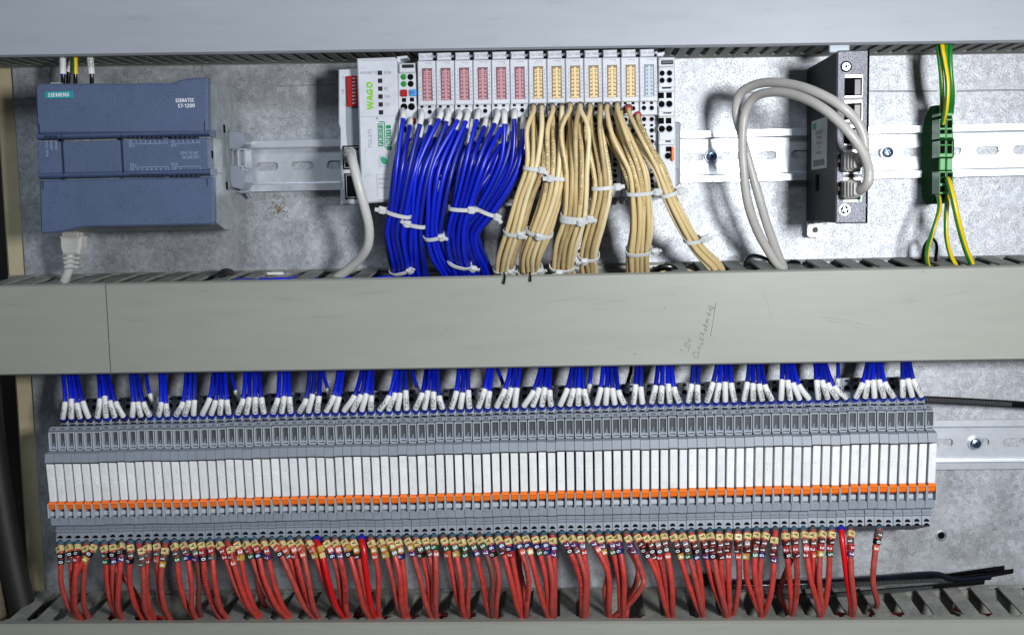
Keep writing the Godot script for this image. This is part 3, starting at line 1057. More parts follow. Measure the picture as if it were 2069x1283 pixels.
	bpx(mb, 764, 311.5, 786, 338, z - 0.001, z + 0.0003, 0.0009)
	var badge := obj("leaf_badge", mb, M.slate, t)
	mb = MB.new()
	mb.prism(ppx([[769, 318], [775, 316.5], [780.5, 320], [782.5, 327], [781, 332.5], [776, 332], [771, 328], [769, 323]], z), z, z + 0.0005, 2)
	obj("leaf", mb, M.leaf_green, badge)
	mb = MB.new()
	write_px(mb, "1005361", 774, 361.5, z, 5.0, 0, "sans", 0.9); write_px(mb, "2025", 769.5, 370.5, z, 5.0, 0, "sans", 0.9); write_px(mb, "11505A", 773, 379, z, 5.0, 0, "sans", 0.9)
	bpx(mb, 761, 352, 800, 352.6, z - 0.0002, z + 0.00012)
	bpx(mb, 761, 352, 761.6, 396, z - 0.0002, z + 0.00012)
	bpx(mb, 764, 402.5, 799, 403.6, z - 0.0002, z + 0.00012)
	bpx(mb, 728, 235, 800, 235.5, z - 0.0002, z + 0.00012)
	bpx(mb, 728.5, 121.5, 798, 122.1, z - 0.0002, z + 0.00012)
	obj("small_print", mb, M.grey_print, t)

func ring_holes(mb: MB, dark: MB, px: float, py: float, z: float, r: float) -> void:
	var w := W(px, py, z)
	mb.lathe(Transform3D(Basis(), w), [[r * 1.25, 0.0], [r * 1.15, 0.0005], [r, 0.0005], [r * 0.9, 0.0001]], 12)
	dark.lathe(Transform3D(Basis(), w), [[r * 0.95, 0.0002], [0.0, 0.0002]], 12)

func io_modules() -> void:
	var z := 0.064
	# supply module with green lamps, red and blue tabs
	var t := thing("supply_module", "white supply module with green lamps and red and blue tabs beside the coupler", "terminal module", W(821, 265, 0.0))
	var mb := MB.new()
	mb.prism(ppx([[804, 128], [838, 127], [840, 151], [842, 230], [843, 400], [806, 402], [804, 226]], z - 0.003), 0.0078, z - 0.003, 2, 0.0007)
	obj("body", mb, M.wago, t)
	mb = MB.new()
	mb.prism(ppx([[801, 126], [801, 114], [822, 112], [823, 117], [808, 119], [809, 127]], z - 0.006), 0.03, z - 0.006, 2, 0.0005)
	bpx(mb, 806, 129, 838, 147, z - 0.004, z - 0.0005, 0.0006)
	obj("latch", mb, M.wago, t)
	mb = MB.new()
	bpx(mb, 811, 130, 836, 137, z - 0.003, z + 0.0002, 0.0006)
	obj("marker_slot", mb, M.smoke, t)
	for q in [[815, 155.5, "green_led"], [815.5, 169.5, "green_led"], [829, 155.5, "hole"], [829.5, 169.5, "hole"]]:
		mb = MB.new()
		mb.lathe(Transform3D(Basis(), W(q[0], q[1], z - 0.003)), [[0.0019, 0.0], [0.0017, 0.0008], [0.0010, 0.0012], [0.0, 0.0013]] if q[2] != "hole" else [[0.0020, 0.0002], [0.0, 0.0003]], 14)
		obj("status_lamp", mb, M[q[2]], t)
	for q in [[808, 180.5, 822, 195, "red_plastic", "24V"], [826, 180, 841, 194, "sky_plastic", "0V"]]:
		mb = MB.new()
		bpx(mb, q[0], q[1], q[2], q[3], z - 0.004, z - 0.0012, 0.0007)
		var tab := obj("tab", mb, M[q[4]], t)
		mb = MB.new()
		write_px(mb, q[5], (q[0] + q[2]) / 2, (q[1] + q[3]) / 2, z - 0.0012, 6.5 if q[5] == "0V" else 4.6, 0, "bold", 0.85)
		obj("lettering", mb, M.dark_print if q[5] == "0V" else M.red_plastic, tab)
	mb = MB.new()
	for q in [[812, 198, 820, 206], [828, 197, 836, 205], [812, 243, 820, 250], [828, 242, 837, 249]]:
		bpx(mb, q[0], q[1], q[2], q[3], z - 0.004, z - 0.0026)
	for q in [[816, 216], [831, 215.5], [816, 262], [832, 261], [817, 310], [833, 309], [817, 356], [833, 355]]:
		mb.lathe(Transform3D(Basis(), W(q[0], q[1], z - 0.0028)), [[0.0023, 0.0], [0.0, 0.0001]], 14)
	loose("terminal_hole", mb, M.hole, t)
	mb = MB.new()
	bpx(mb, 826, 238, 840, 250, z - 0.004, z - 0.001, 0.0006)
	obj("red_tab", mb, M.red_plastic, t)
	# thirteen input and output modules
	for k in 13:
		var x0 := 842.5 + k * 37.42
		var sl := -k * 0.66   # the row climbs to the right as the photograph is rolled
		var pink := k < 6
		var grey := k == 12
		var lab := ""
		if grey:
			lab = "white module with pale blue-grey indicator window at the right end of the row"
		else:
			lab = "white module with %s indicator window, %s of six %s ones from the left" % ["pink" if pink else "amber", nth((k if pink else k - 6) + 1), "pink" if pink else "amber"]
		t = thing("io_module", lab, "terminal module", W(x0 + 18, 265 + sl, 0.0), "modules on the coupler row")
		mb = MB.new()
		var y0 := 123.0 + sl
		mb.prism(ppx([[x0 + 0.5, y0], [x0 + 36.6, y0 - 0.6], [x0 + 38, 212.5 + sl], [x0 + 1.8, 213 + sl]], z), 0.03, z, 2, 0.0006)
		obj("front_cover", mb, M.wago, t)
		mb = MB.new()
		var zt := 0.055
		mb.prism(ppx([[x0 + 1.2, 212 + sl], [x0 + 37.0, 211.5 + sl], [x0 + 39, 404 + sl], [x0 + 3, 405 + sl]], zt), 0.0078, zt, 2, 0.0005)
		mb.prism(ppx([[x0 + 1.0, 208 + sl], [x0 + 36.8, 207.5 + sl], [x0 + 37.4, 240 + sl], [x0 + 1.6, 240.6 + sl]], z - 0.003), 0.03, z - 0.003, 2, 0.0005)
		obj("terminal_block", mb, M.wago, t)
		mb = MB.new()   # tilted marker strip and latch hook at the top
		var mx := x0 + 2.0
		mb.prism(ppx([[mx, 107.5 + sl], [mx + 28, 106.5 + sl], [mx + 29, 121.5 + sl], [mx + 0.6, 122.5 + sl]], z - 0.002), 0.035, z - 0.002, 2, 0.0006)
		mb.prism(ppx([[mx + 29, 113 + sl], [mx + 34, 111 + sl], [mx + 36, 112.5 + sl], [mx + 35.5, 118 + sl], [mx + 33, 118 + sl], [mx + 32, 122 + sl], [mx + 29, 122 + sl]], z - 0.008), 0.035, z - 0.008, 2, 0.0005)
		var hook := obj("marker_carrier", mb, M.wago, t)
		mb = MB.new()
		write_px(mb, "750-1504" if pink else ("750-458" if grey else "750-1405"), mx + 14.5, 114.2 + sl, z - 0.002, 5.6, 1.0, "sans", 0.9)
		obj("lettering", mb, M.grey_print, hook)
		mb = MB.new()
		bpx(mb, mx + 29.5, 117.5 + sl, mx + 33.5, 123.5 + sl, z - 0.010, z - 0.0055)
		obj("latch_gap", mb, M.hole, t)
		# indicator window: coloured ladder over a darker ground
		mb = MB.new()
		var wx := x0 + 10.5
		var wy := 139.5 + sl
		bpx(mb, wx - 0.6, wy - 1.8, wx + 20.4, wy - 0.2, z - 0.001, z + 0.0003)
		bpx(mb, wx - 0.2, wy, wx + 20.4, wy + 64, z - 0.002, z + 0.0001)
		var win := obj("indicator_window", mb, M.pink_dark if pink else (M.slate_dark if grey else M.amber_dark), t)
		mb = MB.new()
		bpx(mb, wx + 7.6, wy + 1, wx + 12.6, wy + 63.4, z - 0.001, z + 0.0004)
		for r in 8:
			bpx(mb, wx + 2.2, wy + 4.0 + r * 7.9, wx + 18.0, wy + 6.6 + r * 7.9, z - 0.001, z + 0.00035)
			for q in [2.2, 13.6]:
				bpx(mb, wx + q + 0.6, wy + 7.4 + r * 7.6, wx + q + 4.0, wy + 10.6 + r * 7.6, z - 0.001, z + 0.0002)
		loose("ladder", mb, M.pink if pink else (M.slate if grey else M.amber), win)
		mb = MB.new()
		for r in 8:
			write_px(mb, str(r * 2 + 1), x0 + 7.0, wy + 6 + r * 7.9, z, 3.8)
			write_px(mb, str(r * 2 + 2), x0 + 33.6, wy + 5.6 + r * 7.9, z, 3.8)
		bpx(mb, x0 + 15, 127 + sl, x0 + 27, 127.7 + sl, z - 0.0002, z + 0.0001)
		bpx(mb, x0 + 27, 127 + sl, x0 + 27.7, 131 + sl, z - 0.0002, z + 0.0001)
		obj("small_print", mb, M.grey_print, t)
		mb = MB.new()
		var dk := MB.new()
		for r in 8:
			for c in 2:
				var hx := x0 + 9.5 + c * 15.6 + r * 0.12
				var hy := 216.5 + sl + r * 22.6
				var zz := z - 0.003 if r == 0 else zt
				bpx(dk, hx - 2.8, hy - 3.4, hx + 3.2, hy + 1.6, zz - 0.001, zz + 0.00015)
				ring_holes(mb, dk, hx + 0.4, hy + 9.6, zz, 0.0015)
		loose("terminal_ring", mb, M.wago, t)
		loose("terminal_hole", dk, M.hole, t)
	# right-hand supply module and end bracket
	t = thing("end_module", "white end module with round screw ports and orange lever right of the modules", "terminal module", W(1347, 265, 0.0))
	mb = MB.new()
	mb.prism(ppx([[1331, 116], [1364, 115], [1365, 205], [1367, 395], [1333, 396], [1331, 250]], z - 0.003), 0.0078, z - 0.003, 2, 0.0007)
	obj("body", mb, M.wago, t)
	mb = MB.new()
	mb.prism(ppx([[1326, 107], [1343, 104], [1344, 108], [1339, 114], [1328, 114]], z - 0.006), 0.035, z - 0.006, 2, 0.0005)
	bpx(mb, 1331, 119, 1363, 135, z - 0.004, z - 0.0005, 0.0006)
	for q in [174, 224.5, 282]:
		bpx(mb, 1331, q, 1363.5, q + 11, z - 0.004, z - 0.0015, 0.0005)
	obj("latch", mb, M.wago, t)
	mb = MB.new()
	bpx(mb, 1336, 121.5, 1361, 130, z - 0.003, z + 0.0001, 0.0005)
	obj("marker_slot", mb, M.navy_ferrule, t)
	mb = MB.new()
	var dk := MB.new()
	for q in [[1338, 148], [1353, 147.5], [1338, 162.5], [1353, 162], [1337, 210.5], [1352.5, 210], [1337.5, 260.5], [1352.5, 260], [1350, 315]]:
		var big: float = 0.0022 if q[1] > 200 else 0.0018
		ring_holes(mb, dk, q[0], q[1], z - 0.003, big)
	for q in [[1331, 187, 1342, 198.5], [1347, 186.5, 1358, 198], [1331, 238, 1342, 250], [1346, 238, 1357, 249.5], [1346, 296, 1357, 306], [1338, 176, 1357, 179], [1341, 227, 1345, 229.5], [1346, 227, 1357, 229.5], [1345, 284, 1356, 287]]:
		bpx(dk, q[0], q[1], q[2], q[3], z - 0.006, z - 0.0012 if q[1] in [176, 227, 284] else z - 0.0026)
	loose("terminal_ring", mb, M.wago, t)
	loose("terminal_hole", dk, M.hole, t)
	mb = MB.new()
	bpx(mb, 1357.5, 296, 1362.5, 325, z - 0.004, z + 0.0006, 0.0006)
	obj("lever", mb, M.orange, t)
	t = thing("end_bracket", "ribbed grey bracket clamping the right end of the module row", "end clamp", W(1371, 300, 0.0))
	mb = MB.new()
	bpx(mb, 1363, 246, 1376, 372, 0.0078, 0.044, 0.0008)
	bpx(mb, 1364, 340, 1372, 376, 0.0078, 0.050, 0.0008)
	obj("body", mb, M.relay, t)
	mb = MB.new()
	for r in 5:
		bpx(mb, 1364, 249 + r * 4.5, 1376.5, 251 + r * 4.5, 0.04, 0.0452, 0.0003)
	obj("rib", mb, M.relay_light, t)
	var c := 0
	for q in [[1012, 400, 1038, 416], [1190, 398, 1206, 412], [1250, 398, 1268, 412]]:
		t = thing("release_clip", ["white release clip under the modules between blue and beige wires", "white release clip under the modules in the middle of the beige bundles", "white release clip under the modules beside the right beige bundles"][c], "clip", W((q[0] + q[2]) / 2, 406, 0.0), "release clips")
		mb = MB.new()
		bpx(mb, q[0], q[1], q[2], q[3] - 7, 0.012, 0.034, 0.0006)
		obj("body", mb, M.wago, t)
		mb = MB.new()
		bpx(mb, q[0] + 3, q[3] - 7, q[2] - 4, q[3], 0.014, 0.030, 0.0005)
		obj("tongue", mb, M.wago, t)
		c += 1

func side_text(mb: MB, s: String, x: float, y: float, z: float, size: float) -> void:   # lettering on a flank that faces -x
	var g := glyphs(s, "sans")
	mb.add(g[0], g[1], Transform3D(Basis(Vector3(0, 0, size), Vector3(0, size, 0), Vector3(-size, 0, 0)), Vector3(x - 0.00012, y, z)), Vector3(-1, 0, 0))

func ethernet_switch() -> void:
	var z := 0.094
	var t := thing("network_switch", "dark metal network switch with five ports standing on the upper rail", "network switch", W(1723, 276, 0.0))
	var xl := W(1690, 276, z).x
	var xr := W(1756.5, 276, z).x
	var yt := W(1723, 101, z).y
	var yb := W(1723, 451.5, z).y
	var mb := MB.new()
	mb.box(Vector3(xl + 0.0004, yb + 0.0004, 0.0085), Vector3(xr - 0.0004, yt - 0.0004, z - 0.001), 0.0008)
	var body := obj("body", mb, M.switch_side, t)
	mb = MB.new()
	mb.box(Vector3(xl + 0.0002, yb, z - 0.0022), Vector3(xr - 0.0006, yt, z), 0.0008)
	var front := obj("front_panel", mb, M.switch_face, t)
	mb = MB.new()
	mb.box(Vector3(xr - 0.0012, yb - 0.0001, z - 0.004), Vector3(xr, yt + 0.0001, z + 0.0002), 0.0008)
	obj("edge", mb, M.black, t)
	for q in [[1710.5, 134.5], [1707.5, 424]]:
		mb = MB.new()
		var w := Transform3D(Basis(), W(q[0], q[1], z))
		mb.lathe(w, [[0.0028, 0.0], [0.0028, 0.0004], [0.0023, 0.0008], [0.0, 0.0009]], 18)
		var sc := obj("screw", mb, M.steel if q[1] < 200 else M.black, t)
		mb = MB.new()
		mb.lathe(w, [[0.0034, 0.0001], [0.0034, 0.0005], [0.0024, 0.0005]], 18)
		for a in [0.3, 0.3 + PI / 2]:
			mb.box(Vector3(-0.0018, -0.0004, 0.0006), Vector3(0.0018, 0.0004, 0.00105), 0.0, w * Transform3D(Basis(Vector3(0, 0, 1), a), Vector3()))
		obj("cross_slot", mb, M.hole if q[1] < 200 else M.port_frame, sc)
	var ports := [[1707.5, 150.5, 1745, 197], [1707, 202, 1744.5, 246], [1706, 252, 1744, 294], [1705, 302, 1743, 352], [1704.5, 358, 1743, 408]]
	for k in 5:
		var q: Array = ports[k]
		mb = MB.new()
		bpx(mb, q[0], q[1], q[2], q[3], z - 0.001, z + 0.0004, 0.0003)
		var port := obj("network_socket", mb, M.port_frame, t)
		mb = MB.new()
		bpx(mb, q[0] + 0.5, q[1] + 6, q[2] - 1.6, q[3] - 3.5, z - 0.001, z + 0.0008, 0.0002)
		obj("socket_opening", mb, M.hole, port)
		if k < 3:
			mb = MB.new()
			bpx(mb, q[0] + 20, q[1] + 9, q[2] - 4, q[3] - 5, z + 0.0002, z + 0.00125, 0.0003)
			obj("contact_block", mb, M.smoke, port)
		else:
			mb = MB.new()
			var o: float = 13.0
			mb.lathe(Transform3D(Basis(), W(q[0] - 6, (q[1] + q[3]) / 2 - 2, z)), [[0.0042, 0.0], [0.0042, 0.0003], [0.0, 0.0003]], 18)
			var bad := obj("number_badge", mb, M.black, port)
			mb = MB.new()
			write_px(mb, str(k + 1), q[0] - 8, (q[1] + q[3]) / 2 - 2, z + 0.0003, 6)
			obj("lettering", mb, M.white_print, bad)
			mb = MB.new()
			bpx(mb, q[2] - 8, q[3] - 6, q[2] - 2.5, q[3] - 1.5, z, z + 0.0011)
			obj("port_lamp", mb, M.net_green, port)
	mb = MB.new()
	write_px(mb, "LNK/ACT", 1739, 415.5, z, 5.4)
	obj("lettering", mb, M.pale_print, t)
	# paper label on the left flank
	mb = MB.new()
	var ly0 := W(1655, 341, 0.05).y
	var ly1 := W(1655, 240, 0.05).y
	mb.box(Vector3(xl + 0.0001, ly0, 0.026), Vector3(xl + 0.0006, ly1, 0.070))
	var lb := obj("paper_label", mb, M.paper, t)
	mb = MB.new()
	var xx := xl + 0.0001
	mb.box(Vector3(xx - 0.00005, ly1 - 0.0058, 0.029), Vector3(xx + 0.0001, ly1 - 0.0018, 0.040))
	obj("label_logo", mb, M.leaf_green, lb)
	mb = MB.new()
	for r in [["5-PORT SWITCH", 0.0085, 0.0022], ["10/100 Mbps", 0.0120, 0.0018], ["INPUT 24 VDC", 0.0152, 0.0016], ["0.2 A", 0.0180, 0.0016], ["MADE IN CHINA", 0.0215, 0.0015]]:
		side_text(mb, r[0], xx, ly1 - r[1], 0.048, r[2])
	for k in 16:
		var zz := 0.031 + k * 0.0021
		mb.box(Vector3(xx - 0.00006, ly0 + 0.002, zz), Vector3(xx + 0.0001, ly0 + 0.006, zz + 0.0006 + 0.0006 * (k * 7 % 3)))
	obj("print", mb, M.dark_print, lb)
	# fixing ears
	mb = MB.new()
	var e := ppx([[1632, 449], [1664, 449], [1664, 475], [1660, 479], [1636, 479], [1632, 475]], 0.0105)
	mb.prism(e, 0.0085, 0.0105, 2, 0.0004)
	var ear := obj("fixing_ear", mb, M.steel, t)
	mb = MB.new()
	var w := W(1648, 465, 0.0105)
	mb.lathe(Transform3D(Basis(), w), [[0.0022, 0.0001], [0.0, 0.0001]], 14)
	obj("ear_hole", mb, M.grey_ferrule, ear)
	mb = MB.new()
	bpx(mb, 1677, 84, 1718, 106, 0.052, 0.056, 0.0006)
	obj("bracket", mb, M.slate, t)
	mb = MB.new()
	mb.box(Vector3(xl - 0.0003, W(1660, 385, 0.05).y, 0.040), Vector3(xl + 0.0006, W(1660, 352, 0.05).y, 0.046))
	obj("vent", mb, M.hole, body)

func earth_terminals() -> void:
	var z := 0.042
	for k in 2:
		var x0 := 1899.0 + k * 14.3
		var t := thing("earth_terminal", ["green earth terminal block on the rail, the one nearer the switch", "green earth terminal block on the rail, the outer right one"][k], "terminal block", W(x0 + 7, 312, 0.0), "green earth terminals")
		var xa := W(x0, 312, z).x
		var xb := W(x0 + 13.9, 312, z).x
		var Y := func(py: float, zz: float) -> float: return W(1913, py, zz).y
		var mb := MB.new()
		var p := PackedVector2Array()
		for q in [[232, 0.012], [214, 0.022], [212, 0.034], [226, 0.036], [240, 0.040], [262, 0.041], [278, 0.042], [282, 0.044], [318, 0.044], [322, 0.041], [344, 0.041], [350, 0.044], [374, 0.043], [400, 0.038], [404, 0.034], [411, 0.030], [412, 0.016], [396, 0.008], [345, 0.005], [270, 0.005]]:
			p.append(Vector2(Y.call(q[0], q[1]), q[1]))
		mb.prism(p, xa, xb, 0, 0.0003, true)
		obj("housing", mb, M.green_block, t)
		mb = MB.new()
		for q in [[228, 234], [240, 243], [258, 262], [270, 278], [292, 294], [310, 317], [346, 349], [370, 376], [388, 392]]:
			bpx(mb, x0 + 0.5, q[0], x0 + 13.4, q[1], 0.030, 0.0448, 0.0003)
		for q in [[240, 280], [284, 318], [346, 392]]:
			bpx(mb, x0 + 0.4, q[0], x0 + 2.0, q[1], 0.030, 0.0446, 0.0002)
			bpx(mb, x0 + 11.9, q[0], x0 + 13.5, q[1], 0.030, 0.0446, 0.0002)
		loose("frame_bar", mb, M.green_pale, t)
		mb = MB.new()
		for q in [[246, 257], [263, 269.5], [283, 291], [295, 309], [350, 357], [360, 369], [378, 387]]:
			bpx(mb, x0 + 2.4, q[0], x0 + 11.8, q[1], 0.030, 0.0443)
		loose("terminal_hole", mb, M.hole, t)
		mb = MB.new()
		bpx(mb, x0 + 1.2, 319, x0 + 13.0, 344, 0.035, 0.0425, 0.0005)
		obj("marker_carrier", mb, M.green_pale, t)
		mb = MB.new()
		bpx(mb, x0 + 1.5, 224, x0 + 12.5, 228, 0.034, 0.0385, 0.0003)
		obj("insert", mb, M.copper_red, t)

# ---------------------------------------------------------------- relays

var relay_x := PackedFloat32Array()
var relay_y := PackedFloat32Array()
var PR := {}   # heights of the relay's profile above its reference line

func rel(py: float, z: float) -> float:
	return W(1000, py, z).y - W(1000, 956, 0.0755).y

func relays() -> void:
	var a := W(101, 976, 0.0755)
	var b := W(1884, 936, 0.0755)
	for i in 96:
		relay_x.append(lerpf(a.x, b.x, i / 95.0))
		relay_y.append(lerpf(a.y, b.y, i / 95.0))
	var pitch := (b.x - a.x) / 95.0
	var hw := pitch / 2 - 0.00007
	var t := thing("relay", "", "relay", Vector3.ZERO, "slim relays in the long row")
	var P := func(list: Array) -> PackedVector2Array:
		var o := PackedVector2Array()
		for q in list:
			o.append(Vector2(rel(q[0], q[1]), q[1]))
		return o
	var mb := MB.new()
	mb.prism(P.call([[800, 0.009], [786, 0.012], [783, 0.028], [806, 0.029], [812, 0.044], [820, 0.047], [838, 0.0505], [840.5, 0.0655], [848, 0.0670], [850, 0.0640], [889, 0.0660], [890.5, 0.0705], [896, 0.0752], [914.5, 0.0765], [916.5, 0.0640], [1013, 0.0640], [1014, 0.0705], [1026, 0.0715], [1027.5, 0.0730], [1044, 0.0728], [1046, 0.0660], [1052.5, 0.0660], [1053.5, 0.0675], [1057.5, 0.0675], [1058.5, 0.0660], [1060, 0.0660], [1077, 0.0672], [1080, 0.0650], [1086, 0.030], [1068, 0.009]]), -hw, hw, 0, 0.00016, true)
	var body := obj("housing", mb, M.relay, t)
	# white plug-in relay with two dimples
	mb = MB.new()
	mb.prism(P.call([[917.3, 0.0765], [994.6, 0.0745], [994.6, 0.0635], [917.3, 0.0635]]), -hw + 0.00085, hw - 0.00035, 0, 0.0003, true)
	for yy in [950.0, 958.5]:
		var y := rel(yy, 0.0757)
		mb.lathe(Transform3D(Basis(Vector3(1, 0, 0), 0.03), Vector3(0.0001, y, 0.07555 if yy > 955 else 0.0758)), [[0.00105, -0.0001], [0.0009, 0.00035], [0.00055, 0.0002], [0.0, 0.00015]], 12)
	obj("cover", mb, M.relay_white, t)
	# orange ejector
	mb = MB.new()
	mb.prism(P.call([[995.4, 0.0755], [1001.5, 0.0768], [1003, 0.0762], [1010.5, 0.0752], [1011.5, 0.0730], [1011.5, 0.0635], [995.4, 0.0635]]), -hw + 0.00068, hw - 0.00062, 0, 0.00025, true)
	var lev := obj("lever", mb, M.orange, t)
	mb = MB.new()
	mb.prism(P.call([[1009.5, 0.0735], [1013.0, 0.0727], [1013.0, 0.0635], [1009.5, 0.0635]]), -hw + 0.0011, hw - 0.0011, 0)
	obj("lever_foot", mb, M.orange_dark, lev)
	mb = MB.new()
	mb.box(Vector3(-hw + 0.0005, rel(1024.5, 0.073), 0.070), Vector3(hw - 0.0014, rel(1015.5, 0.073), 0.0737), 0.0003)
	mb.box(Vector3(-hw + 0.00005, rel(1026.5, 0.073), 0.069), Vector3(-hw + 0.00052, rel(997, 0.073), 0.0765), 0.0001)
	mb.box(Vector3(hw - 0.00048, rel(1026.5, 0.073), 0.069), Vector3(hw - 0.00005, rel(997, 0.073), 0.0765), 0.0001)
	obj("latch", mb, M.relay_light, t)
	# clear hinged window over a dark marker pocket
	mb = MB.new()
	mb.box(Vector3(-hw + 0.0012, rel(887, 0.066), 0.064), Vector3(hw - 0.0006, rel(854, 0.066), 0.0664))
	mb.box(Vector3(-hw + 0.00002, rel(1050.9, 0.066), 0.0655), Vector3(-hw + 0.0004, rel(1050.7, 0.066), 0.0662))
	var win := obj("marker_pocket", mb, M.smoke, t)
	mb = MB.new()
	mb.box(Vector3(-hw + 0.0017, rel(887, 0.067), 0.0664), Vector3(-hw + 0.0028, rel(878, 0.067), 0.0674), 0.0003)
	mb.box(Vector3(-hw + 0.0026, rel(883, 0.067), 0.0664), Vector3(-hw + 0.0036, rel(872, 0.067), 0.0671), 0.0003)
	loose("contact", mb, M.slate_dark, win)
	mb = MB.new()
	for xx in [[-hw + 0.0003, -hw + 0.0008], [-hw + 0.0009, -hw + 0.00115], [hw - 0.0008, hw - 0.0003]]:
		mb.box(Vector3(xx[0], rel(888, 0.069), 0.064), Vector3(xx[1], rel(852.5, 0.069), 0.0695), 0.00015)
	mb.box(Vector3(-hw + 0.0003, rel(853.5, 0.069), 0.064), Vector3(hw - 0.0003, rel(851.5, 0.069), 0.0695), 0.0002)
	mb.box(Vector3(-hw + 0.0003, rel(884.5, 0.069), 0.064), Vector3(hw - 0.0003, rel(882, 0.069), 0.0698), 0.0002)
	mb.box(Vector3(-hw + 0.0006, rel(889.5, 0.069), 0.064), Vector3(hw - 0.0006, rel(887, 0.069), 0.0702), 0.0003)
	obj("window_frame", mb, M.relay_light, t)
	mb = MB.new()
	mb.box(Vector3(-hw + 0.0016, rel(882, 0.069), 0.0684), Vector3(hw - 0.0008, rel(853.5, 0.069), 0.0687))
	obj("window", mb, M.clear, t)
	mb = MB.new()
	write(mb, "A2C", Vector3(0.0, rel(844.5, 0.0668), 0.0670), 0.00125, 180, "bold", 1.0)
	var tilt := Basis(Vector3(1, 0, 0), -0.35)
	obj("lettering", mb, M.dark_print, t)
	# wire entries: slot and round port on top, half-round test holes below
	mb = MB.new()
	mb.box(Vector3(-hw + 0.0015, rel(839.3, 0.0515), 0.0500), Vector3(hw - 0.0015, rel(836.0, 0.0515), 0.0524))
	var up := Transform3D(Basis(Vector3(1, 0, 0), -0.45), Vector3(0, rel(828.5, 0.049), 0.0488))
	mb.lathe(up, [[0.0022, 0.0008], [0.0, 0.0008]], 14)
	mb.lathe(Transform3D(Basis(), Vector3(0, rel(803, 0.029), 0.0288)), [[0.0021, 0.0004], [0.0, 0.0004]], 12)
	mb.box(Vector3(-0.0012, rel(790.5, 0.029), 0.0270), Vector3(0.0014, rel(787, 0.029), 0.0287))
	loose("wire_entry", mb, M.hole, t)
	for q in [1070.5, 1078.5]:
		mb = MB.new()
		var y := rel(q, 0.067)
		var poly := PackedVector2Array()
		for k in 11:
			var an := PI * k / 10.0
			poly.append(Vector2(cos(an) * 0.00175, y + sin(an) * 0.0017))
		mb.prism(poly, 0.064, 0.06735, 2)
		obj("test_hole", mb, M.hole, t)
	mb = MB.new()
	mb.lathe(up, [[0.0027, -0.0010], [0.0027, 0.0009], [0.0022, 0.0011], [0.0021, 0.0004]], 14)
	mb.lathe(Transform3D(Basis(), Vector3(0, rel(803, 0.029), 0.0288)), [[0.0026, 0.0], [0.0026, 0.0006], [0.0021, 0.0006]], 12)
	loose("entry_collar", mb, M.relay_light, t)
	for i in range(1, 96):
		var c := dup(t, "relay", "slim grey relay with white cover and orange lever, %s from the left end" % nth(i + 1), Vector3(relay_x[i] , relay_y[i] + rng.randf_range(-0.00012, 0.00012), rng.randf_range(-0.00018, 0.00018) + (0.0004 if (i / 9) % 3 == 1 else 0.0)))
		c.rotation = Vector3(rng.randf_range(-0.004, 0.004), 0, rng.randf_range(-0.0022, 0.0022))
		(c.get_node("cover") as MeshInstance3D).set_surface_override_material(0, M["relay_white" + ["", "_b", "_c"][rng.randi() % 3]])
	t.position = Vector3(relay_x[0], relay_y[0], 0)
	t.set_meta("label", "slim grey relay with white cover and orange lever at the left end of the row")

# ---------------------------------------------------------------- the thick bundles under the modules

func zb(py: float) -> float:
	var k := [[200, 0.070], [270, 0.083], [350, 0.082], [440, 0.075], [500, 0.064], [545, 0.047], [562, 0.038], [700, 0.03]]
	for i in k.size() - 1:
		if py <= k[i + 1][0]:
			return lerpf(k[i][1], k[i + 1][1], clampf((py - k[i][0]) / (k[i + 1][0] - k[i][0]), 0, 1))
	return 0.03

